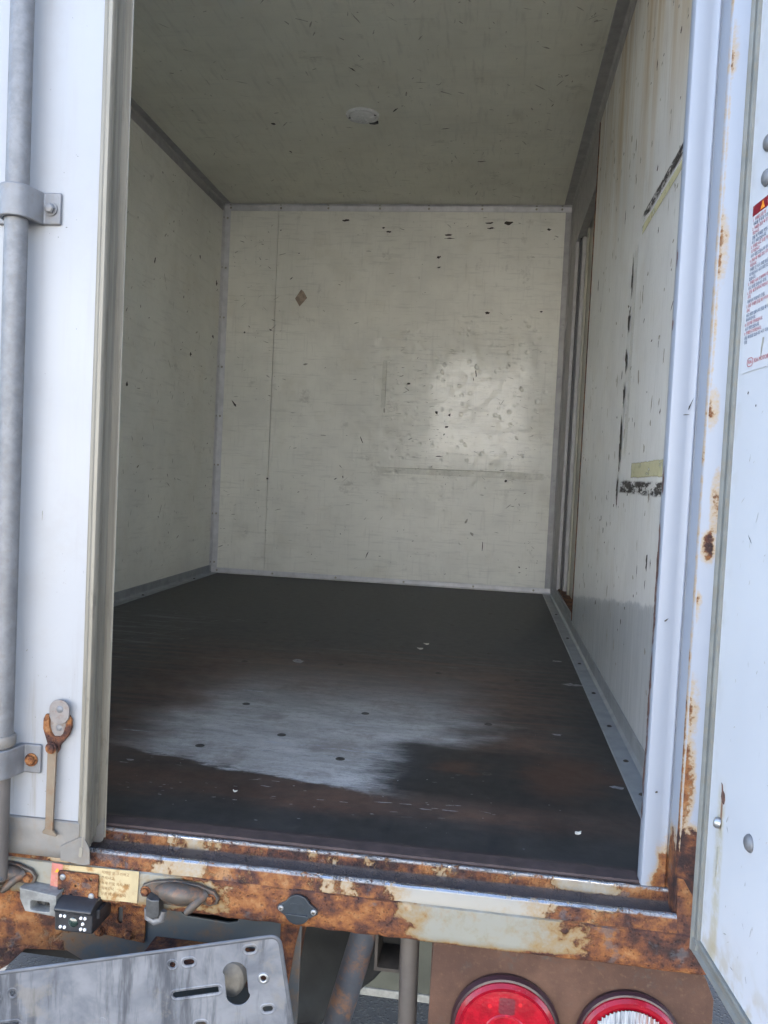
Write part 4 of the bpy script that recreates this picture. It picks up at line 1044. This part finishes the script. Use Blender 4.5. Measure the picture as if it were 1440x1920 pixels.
# number-plate lamp
nl = ob('plate_lamp', curve_mesh([[(0.7370, -0.0560), (0.7880, -0.0610), (0.7875, -0.0890), (0.7455, -0.0860), (0.7375, -0.0700)], rrect(0.7530, 0.7790, -0.0835, -0.0710, 0.0025)], 0.040, 0.0015, rear(0, -0.0560, 0)),
        simple("chalky_zinc_housing", (0.1885, 0.191, 0.1835), 0.6, 0.2, 0.3, 60, 0.2, 300), truck)
nl['label'] = 'chalky grey number-plate lamp housing'
ob('lamp_window', MB().box(0.7515, 0.7800, -0.0600, -0.0550, -0.0850, -0.0700), 'dark', nl)
ob('lamp_bulb', MB().lathe((0.7660, -0.0605, -0.0775), (0, -1, 0), [(0.0045, 0), (0.0045, 0.004), (0.002, 0.0065)], 12), 'rubberblk', nl)
# round plastic cap with two screws
prof = []
for i in range(11): prof.append((0.0175 * math.cos(R(30 + 120 * i / 10)), 0.0190 * math.sin(R(30 + 120 * i / 10))))
cap_out = [(0.0250, 0.0030)] + prof + [(-0.0250, 0.0030), (-0.0262, 0.0), (-0.0250, -0.0030)] + [(x, -z) for x, z in prof[::-1]] + [(0.0250, -0.0030), (0.0262, 0.0)]
cp2 = ob('keyhole_cover', curve_mesh([cap_out], 0.004, 0.0008, rear(1.0995, YB - 0.0024, -0.0510, -0.02)), 'cap', truck)
cp2['label'] = 'dark blue-grey plastic cover with two cross-head screws'
ob('cover_rib', curve_mesh([stadium(0, -0.0065, 0.0275, 0.0024)], 0.0026, 0.0006, rear(1.0995, YB - 0.0050, -0.0510, -0.02)), 'cap', cp2)
ob('cover_plug', curve_mesh([stadium(0, 0.0045, 0.0200, 0.0080)], 0.0006, 0.0002, rear(1.0995, YB - 0.0047, -0.0510, -0.02)), 'cap', cp2)
for dx in (-0.0208, 0.0208):
    s_ = cross_screw(1.0995 + dx, YB - 0.0042, -0.0510 - dx * 0.02, 0.0036, cp2)
    for a in (0.3, 0.3 + hp):
        pass
    ob('screw_cross', curve_mesh([stadium(0, 0, 0.0042, 0.0010, 0.3)], 0.0004, 0, rear(1.0995 + dx, YB - 0.0066, -0.0510 - dx * 0.02)), 'chip', cp2)
    ob('screw_cross', curve_mesh([stadium(0, 0, 0.0042, 0.0010, 0.3 + hp)], 0.0004, 0, rear(1.0995 + dx, YB - 0.0068, -0.0510 - dx * 0.02)), 'chip', cp2)
# lock keepers
km = simple("worn_cast_keeper", (0.0759, 0.06438, 0.05445), 0.55, 0.3, 0.22, 40, 0.25, 260, dirt=((0.22, 0.10, 0.045), 0.5))
def keeper(x0, label):
    d = x0 - 0.902
    base = [(0.8945 + d, -0.047), (0.8975 + d, -0.0405), (0.912 + d, -0.0345), (0.940 + d, -0.0300), (0.972 + d, -0.0330), (0.992 + d, -0.0395), (0.9985 + d, -0.0480), (0.996 + d, -0.0555), (0.987 + d, -0.0590), (0.975 + d, -0.0570), (0.950 + d, -0.0640), (0.925 + d, -0.0630), (0.906 + d, -0.0560), (0.898 + d, -0.0540)]
    k = ob('lock_keeper', curve_mesh([base], 0.006, 0.0016, rear(0, YB - 0.0036, 0)), km, truck)
    k['label'] = label
    ob('keeper_ridge', MB().tube([(0.916 + d, YB - 0.007, -0.0440), (0.93 + d, YB - 0.012, -0.0425), (0.95 + d, YB - 0.014, -0.0430), (0.972 + d, YB - 0.010, -0.0450), (0.984 + d, YB - 0.006, -0.0480)], [0.004, 0.0115, 0.0130, 0.0105, 0.004], 14), km, k, smooth=60)
    bolt_rear(0.9015 + d, YB - 0.0062, -0.0485, 0.0055, 'rustfine', k)
    bolt_rear(0.9875 + d, YB - 0.0062, -0.0488, 0.0055, 'rustfine', k)
    ob('keeper_jaw', MB().prism([(0.9085 + d, -0.0480), (0.9160 + d, -0.0515), (0.9260 + d, -0.0500), (0.9265 + d, -0.0705), (0.9180 + d, -0.0760), (0.9085 + d, -0.0720)], 'y', YB - 0.022, YB - 0.006), simple("scuffed_steel_jaw", (0.0735, 0.07525, 0.077), 0.45, 0.5, 0.3, 90, 0.2, 300), k, 0.0012)
    ob('keeper_foot', MB().tube([(0.9080 + d, YB - 0.013, -0.066), (0.9090 + d, YB - 0.014, -0.0775), (0.9180 + d, YB - 0.014, -0.0820), (0.9270 + d, YB - 0.014, -0.0780), (0.9285 + d, YB - 0.013, -0.067)], 0.0048, 10), 'clamp', k, smooth=60)
    ob('keeper_horn', MB().tube([(0.981 + d, YB - 0.006, -0.0440), (0.974 + d, YB - 0.016, -0.0480), (0.966 + d, YB - 0.022, -0.0570), (0.9615 + d, YB - 0.0235, -0.0615)], [0.0065, 0.0062, 0.0052, 0.0035], 14), km, k, smooth=60)
    return k
keeper(0.902, 'brown cast lock keeper with hooked horn beside the label')
keeper(0.655, 'brown cast lock keeper under the closed door')
ob('rod_cam', MB().prism([(0.686, -0.0335), (0.716, -0.0335), (0.721, -0.0420), (0.713, -0.0470), (0.713, -0.0720), (0.690, -0.0725), (0.686, -0.06)], 'y', YB - 0.040, YB - 0.024), 'clamp', ld, 0.002)

# ------------------------------------------------------------------ below the beam
bump = ob('under_plate', curve_mesh([[(0.30, -0.0765), (0.925, -0.0765), (0.928, -0.090), (0.940, -0.0985), (1.000, -0.101), (1.012, -0.0975), (1.018, -0.0765), (1.098, -0.0765), (1.096, -0.40), (0.84, -0.40), (0.815, -0.200), (0.800, -0.178), (0.775, -0.167), (0.715, -0.172), (0.690, -0.198), (0.655, -0.222), (0.30, -0.30)]], 0.004, 0.001, rear(0, -0.018, 0)),
          None, truck)
m = M("rusted_grey_under_plate")
bump.data.materials.clear(); bump.data.materials.append(m.rusty(m.sm(m.x, 0.84, 0.74, 0.10, 0.52) + m.sm(m.noise(8, 3), 0.4, 0.6) * 0.15, (0.070, 0.080, 0.085), 0.9, stain=(0.155, 0.09, 0.045)))
bump['label'] = 'rust-streaked grey plate below the beam'
rb = ob('bolted_plate', curve_mesh([[(0.8180, -0.0770), (0.8895, -0.0770), (0.8865, -0.1390), (0.8160, -0.1330)], stadium(0.852, -0.105, 0.022, 0.007, hp)], 0.004, 0.0008, rear(0, -0.0245, 0)), 'rustp', truck)
rb['label'] = 'brown rusted plate with two bolts'
for x_, z_ in ((0.8240, -0.1290), (0.8660, -0.1285)): bolt_rear(x_, -0.0265, z_, 0.0062, 'rustp', rb)
bolt_rear(0.8300, -0.0265, -0.0940, 0.0050, 'rustp', rb)
col = ob('support_bracket', MB().prism([(1.0990, -0.0765), (1.0700, -0.0765), (1.0700, -0.40), (1.0790, -0.40), (1.0800, -0.2), (1.0905, -0.120)], 'y', -0.0225, 0.060), 'rust', truck, 0.002)
col['label'] = 'rusted upright support behind the plate holder'
ob('cross_member_and_backing', MB().box(0.1, 1.068, 0.045, 0.075, -0.22, -0.030), 'dark', truck)  # dark backing added so the slot under the beam looks black
for i in range(5):
    y_ = 0.45 + i * 0.5
    ob('cross_member_and_backing', MB().box(-0.02, W + 0.02, y_, y_ + 0.04, -0.075, -0.026), 'dark', truck)
# chassis rails, hollow at the end
for xr in (0.376, 1.188):
    m = MB().prism([(xr, -0.176), (xr + 0.038, -0.176), (xr + 0.038, -0.132), (xr, -0.132)], 'y', 0.10, L)
    o = ob('chassis_rail', m, 'dark', truck)
    ob('rail_end', curve_mesh([[(xr, -0.176), (xr + 0.038, -0.176), (xr + 0.038, -0.0765), (xr, -0.0765)], rrect(xr + 0.0042, xr + 0.034, -0.171, -0.081, 0.002)], 0.06, 0.0006, rear(0, 0.068, 0)), simple("dark_channel_lip", (0.05, 0.043, 0.037), 0.7, 0.1, 0.3, 40, 0.2), o)
ob('upright_tube', MB().cyl((1.2350, 0.035, -0.0760), (1.2385, 0.05, -0.42), 0.0128, n=24), 'vpipe', truck)
ob('tube_sleeve', MB().cyl((1.2350, 0.0352, -0.0755), (1.2352, 0.036, -0.0980), 0.0146, n=24), 'black', truck)
ob('diagonal_tube', MB().cyl((1.1850, 0.045, -0.0760), (1.1000, 0.070, -0.42), 0.0185, n=28), 'pipe', truck)
# rubber guard hanging in front of the wheel, and the mud flap
gm = MB(); NU, NV = 24, 14
for j in range(NV + 1):
    for i in range(NU + 1):
        u, v = i / NU, j / NV
        x0_, x1_ = 0.86 + 0.03 * v, 1.262 - 0.19 * v ** 1.25
        x = x0_ + (x1_ - x0_) * u
        z = -0.20 - 0.22 * v + 0.02 * u
        y = 0.255 + 0.03 * math.sin(u * 3 + v * 2) + 0.0045 * math.sin((u * 0.5 + v * 1.6) * 22) + mnoise.noise(Vector((u * 5, v * 5, 1))) * 0.012
        gm.v.append((x, y, z))
for j in range(NV):
    for i in range(NU):
        a = j * (NU + 1) + i
        gm.f.append((a, a + 1, a + NU + 2, a + NU + 1))
go = ob('rubber_guard', gm, 'rubberblk', truck, smooth=180)
sol = go.modifiers.new('thick', 'SOLIDIFY'); sol.thickness = 0.004
go['label'] = 'creased dark rubber guard under the floor'
fl = ob('mud_flap', MB().box(1.02, 1.60, 0.900, 0.908, -0.755, -0.18), 'flap', truck, 0.002)
ob('flap_edge', MB().box(1.018, 1.602, 0.896, 0.912, -0.775, -0.7555), 'pale', fl, 0.003)
fl2 = ob('mud_flap', MB().box(0.0, 0.05, 0.900, 0.908, -0.755, -0.18), 'flap', truck, 0.002)
# wheels on the rear axle
def wheel(x0, x1):
    wv = ob('wheel', MB().lathe(((x0 + x1) / 2, 1.42, -0.60), (1, 0, 0), [(0.15, -(x1 - x0) / 2 + .02), (0.165, -(x1 - x0) / 2 + .01), (0.165, (x1 - x0) / 2 - .01), (0.15, (x1 - x0) / 2 - .02), (0.05, (x1 - x0) / 2 - .04)], 28), 'clamp', truck)
    h = (x1 - x0) / 2
    ob('tyre', MB().lathe(((x0 + x1) / 2, 1.42, -0.60), (1, 0, 0), [(0.166, -h + .01), (0.20, -h), (0.25, -h), (0.272, -h + .02), (0.280, -h + .045), (0.280, h - .045), (0.272, h - .02), (0.25, h), (0.20, h), (0.166, h - .01)], 40), 'black', wv)
for a, b in ((0.03, 0.20), (1.40, 1.57)): wheel(a, b)
ob('axle', MB().cyl((0.18, 1.42, -0.60), (1.42, 1.42, -0.60), 0.045, n=16), 'dark', truck)
ob('leaf_spring', MB().box(0.33, 0.38, 0.9, 1.95, -0.56, -0.50), 'dark', truck)
ob('leaf_spring', MB().box(1.20, 1.25, 0.95, 1.95, -0.56, -0.50), 'dark', truck)
for xr in (0.355, 1.225):
    ob('spring_hanger', MB().prism([(0.98, -0.50), (1.04, -0.50), (1.10, -0.17), (0.95, -0.17)], 'x', xr - 0.02, xr + 0.02), 'dark', truck)

# lamp panel with two round lamps
tp = ob('lamp_panel', curve_mesh([[(1.2705, -0.0762), (1.590, -0.0762), (1.5985, -0.088), (1.6085, -0.112), (1.6085, -0.30), (1.2660, -0.30)]], 0.0050, 0.0012, rear(0, -0.0360, 0)), 'tail', truck)
tp['label'] = 'brown rusted panel carrying two round lamps'
ob('panel_side', MB().box(1.2685, 1.2745, -0.0330, 0.060, -0.30, -0.0775), 'tail', tp, 0.001)
tl = ob('tail_lamp', MB().lathe((0, 0, 0), (0, -1, 0), [(0.066, 0.0), (0.067, 0.006), (0.0645, 0.0115), (0.060, 0.0130), (0.0575, 0.0115)], 56), 'darkring', truck)
tl['label'] = 'red round tail lamp'
tl.location = OFF + Vector((1.3640, -0.0387, -0.1765)); 
ob('lamp_rim', MB().lathe((0, 0, 0), (0, -1, 0), [(0.0622, 0.009), (0.0618, 0.0150), (0.0575, 0.0185), (0.0540, 0.0175)], 56), 'redring', tl)
ob('lamp_lens', MB().lathe((0, 0, 0), (0, -1, 0), [(0.0545, 0.0140), (0.0535, 0.0180), (0.0400, 0.0205), (0.0275, 0.0215), (0.0262, 0.0230), (0.0150, 0.0238), (0.001, 0.0240)], 56), 'redlens', tl)
rl = ob('reversing_lamp', MB().lathe((0, 0, 0), (0, -1, 0), [(0.063, 0.0), (0.064, 0.006), (0.0620, 0.0105), (0.058, 0.0120), (0.0555, 0.0105)], 56), 'darkring', truck)
rl['label'] = 'clear round reversing lamp with a red rim'
rl.location = OFF + Vector((1.5120, -0.0387, -0.1745))
ob('lamp_rim', MB().lathe((0, 0, 0), (0, -1, 0), [(0.0602, 0.009), (0.0596, 0.0140), (0.0560, 0.0175), (0.0515, 0.0180), (0.0480, 0.0160)], 56), 'redring', rl)
cl = MB(); NR = 22
for i in range(NR):            # upright flutes of the lens, each a shallow half round
    x0_ = -0.0485 + 0.097 * i / NR; x1_ = -0.0485 + 0.097 * (i + 1) / NR
    xm = (x0_ + x1_) / 2
    hh = math.sqrt(max(0.0485 ** 2 - xm * xm, 1e-6))
    dep = lambda x: 0.0165 + 0.004 * (1 - (x / 0.0485) ** 2)
    zs = [-hh, -hh * 0.5, 0, hh * 0.5, hh]
    cols = [(x0_, 0.0), (x0_ * 0.75 + x1_ * 0.25, 0.0010), (xm, 0.0014), (x0_ * 0.25 + x1_ * 0.75, 0.0010), (x1_, 0.0)]
    o0 = len(cl.v)
    for z in zs:
        for x, d in cols: cl.v.append((x, -(dep(x) + d - 0.002 * (z / 0.0485) ** 2), z))
    for a in range(4):
        for b in range(4): cl.f.append((o0 + a * 5 + b, o0 + a * 5 + b + 1, o0 + a * 5 + b + 6, o0 + a * 5 + b + 5))
ob('lamp_lens', cl, 'clear', rl, smooth=60)

# ------------------------------------------------------------------ number-plate holder, hanging askew
A = R(10.6)
PSI = R(7.6)
uu = Vector((math.cos(A) * math.cos(PSI), math.cos(A) * math.sin(PSI), math.sin(A)))
vv = (Vector((0, 0, 1)) - uu * uu.z).normalized()
PM = frame((1.088, -0.1000, -0.0615), uu, vv)     # origin at its upper right corner; it hangs askew and swung out on the left
def H2(x, y): return (x, y)
holes = [stadium(-0.0375, -0.0065 - 0.006, 0.0125, 0.0068), circle(-0.1330, -0.0185, 0.0036, 14), stadium(-0.1130, -0.0180, 0.0130, 0.0070),
         stadium(-0.1090, -0.0560, 0.0580, 0.0075), stadium(-0.3520, -0.0290, 0.0150, 0.0072), circle(-0.3290, -0.0270, 0.0034, 14), stadium(-0.355, -0.0660, 0.0560, 0.0075),
         circle(-0.0265, -0.0495, 0.0036, 14), stadium(-0.0270, -0.0880, 0.0125, 0.0068), stadium(-0.1100, -0.0965, 0.0130, 0.0070), stadium(-0.33, -0.11, 0.013, 0.007)]
big = []
for i in range(24):     # key-hole opening: a larger and a smaller round run together
    t = 2 * math.pi * i / 24
    big.append((-0.0600 + 0.0150 * math.cos(t), (-0.0400 if math.sin(t) > 0 else -0.0640) + 0.0150 * math.sin(t)))
big = [(x + (0.0022 if abs(y + 0.052) < 0.013 and x < -0.0600 else (-0.0022 if abs(y + 0.052) < 0.013 else 0)), y) for x, y in big]
rim = rrect(-0.43, 0.0, -0.150, 0.0, 0.0115, 6)
hold = ob('plate_holder', curve_mesh([rim] + holes + [big], 0.0022, 0.0005, PM), 'bracket', truck)
hold['label'] = 'weathered grey number-plate holder hanging askew, no plate fitted'
def ring(name, loop, r, mat, z=0.0011):
    pts = [PM @ Vector((x, y, z)) for x, y in loop]
    m = MB(); n = len(pts); k = 8
    nz = PM.to_3x3() @ Vector((0, 0, 1))
    for i in range(n):
        d = (pts[(i + 1) % n] - pts[i - 1]).normalized(); s = d.cross(nz)
        for q in range(k):
            t = 2 * math.pi * q / k
            m.v.append(pts[i] + s * (r * math.cos(t)) + nz * (r * 0.7 * math.sin(t)))
    for i in range(n):
        for q in range(k):
            j = (i + 1) % n
            m.f.append((i * k + q, i * k + (q + 1) % k, j * k + (q + 1) % k, j * k + q))
    return ob(name, m, mat, hold, smooth=60)
ring('holder_flange', rrect(-0.4292, -0.0008, -0.1492, -0.0008, 0.0110, 6), 0.0026, simple("dark_zinc_flange", (0.095, 0.1, 0.1125), 0.55, 0.25, 0.2, 30), 0.0)
for q in holes:
    cx = sum(p[0] for p in q) / len(q); cy = sum(p[1] for p in q) / len(q)
    w_ = max(p[0] for p in q) - min(p[0] for p in q); h_ = max(p[1] for p in q) - min(p[1] for p in q)
    ring('slot_rim', stadium(cx, cy, w_ + 0.0050, h_ + 0.0050) if w_ > h_ * 1.2 else circle(cx, cy, h_ / 2 + 0.0026, 20), 0.0017, 'bracket', 0.0006)
ring('pressed_ridge', [(-0.2270 + 0.070 * math.cos(2 * math.pi * i / 60), -0.098 + 0.068 * math.sin(2 * math.pi * i / 60)) for i in range(60)], 0.0013, 'bracket', 0.0001)
ring('pressed_ridge', rrect(-0.0810, -0.0405, -0.1400, -0.0200, 0.006, 4), 0.0014, 'bracket', 0.0001)
ring('eyelet', circle(-0.0265, -0.0495, 0.0048, 20), 0.0014, 'screw', 0.0018)
ob('centre_pip', curve_mesh([circle(-0.2270, -0.0760, 0.0052, 20)], 0.0026, 0.0006, PM), 'bracket', hold)
# dusty casing seen through the key-hole
ob('latch_casing', MB().lathe((1.0235, -0.055, -0.1400), (0, -1, 0.0), [(0.0165, 0), (0.0170, 0.015), (0.0160, 0.022), (0.0120, 0.026), (0.003, 0.0275)], 24, 1.0, 1.35), simple("dusty_beige_casing", (0.187, 0.1705, 0.143), 0.75, 0, 0.2, 50, 0.2), truck)['label'] = 'dusty beige casing behind the key-hole of the holder'
ob('holder_stay', MB().box(0.9, 1.06, -0.0590, -0.0205, -0.160, -0.130), 'rust', truck, 0.002)

# pale scratches in the floor film
fs = [(0.675, .397, .085, .006, 0.0), (0.736, .249, .03, .012, 0), (0.729, .236, .02, .004, 0), (0.83, .152, .010, .003, 0), (0.848, .150, .010, .003, 0), (0.841, .123, .009, .003, 0), (0.921, .133, .012, .004, 0), (0.955, .131, .014, .004, .1),
      (1.04, .136, .008, .004, 0), (1.08, .163, .018, .003, .1), (1.115, .163, .02, .003, 0), (1.175, .177, .035, .0025, .1), (1.21, .179, .03, .003, .05), (1.241, .167, .03, .003, 0), (1.275, .171, .03, .003, 0), (1.006, .069, .007, .003, 0), (1.063, .089, .006, .003, 0),
      (1.224, .649, .018, .006, 0), (1.261, .60, .012, .005, 0), (1.30, .61, .012, .004, 0), (1.519, 1.292, .035, .03, 0), (1.535, 1.025, .06, .035, .1), (1.466, .599, .03, .018, 0), (1.546, .334, .035, .02, 0), (1.426, .231, .004, .003, 0), (1.441, .214, .004, .003, 0),
      (0.832, 1.048, .05, .05, 0), (0.80, .73, .07, .012, 0), (1.056, .357, .05, .006, .1), (1.12, .356, .05, .005, 0), (0.941, .354, .03, .006, 0), (0.99, .333, .012, .005, 0)]
chips('floor_scratches', 'fscr', PF, fs + scatter(70, 0.75, 1.35, 0.12, 0.34, (0.005, 0.030), (0.001, 0.0035), (0.05, 0.12)) + scatter(30, 0.25, 0.55, 0.95, 1.7, (0.02, 0.09), (0.001, 0.004), (0.9, 0.15)) + scatter(60, 0.8, 1.55, 0.06, 0.9, (0.002, 0.005), (0.001, 0.003)), truck, 0.0004, rag=0.6)

# ------------------------------------------------------------------ loose flakes on the cargo floor
def flake(x, y, s, label, k, grp=None):
    random.seed(k)
    n = 9; m = MB()
    pts = []
    for i in range(n):
        t = 2 * math.pi * i / n; r = s * random.uniform(0.45, 1.0)
        pts.append((r * math.cos(t), r * 0.65 * math.sin(t)))
    top = [(a, b, 0.0022 + 0.0035 * (a / s) ** 2 + random.uniform(0, 0.0010)) for a, b in pts]
    bot = [(a * 0.97, b * 0.97, z_ - 0.0016) for a, b, z_ in top]
    m.add(top + bot, [tuple(range(n)), tuple(range(2 * n - 1, n - 1, -1))] + [(i, n + i, n + (i + 1) % n, (i + 1) % n) for i in range(n)])
    o = ob('paint_flake', m, 'flake', None, smooth=0, loc=(x, y, GZ + 0.0002))
    o['label'] = label; o['category'] = 'debris'; o['group'] = 'loose flakes on the cargo floor'
flake(1.130, 1.312, 0.014, 'curled pale flake in the middle of the dark cargo floor', 3)
flake(1.142, 1.385, 0.010, 'small pale crumb just behind the curled flake on the cargo floor', 5)
flake(1.459, 0.133, 0.0075, 'pale flake on the cargo floor near the white rear post', 8)
flake(0.947, 0.158, 0.0050, 'tiny pale crumb on the dark floor strip in front of the scoured patch', 11)
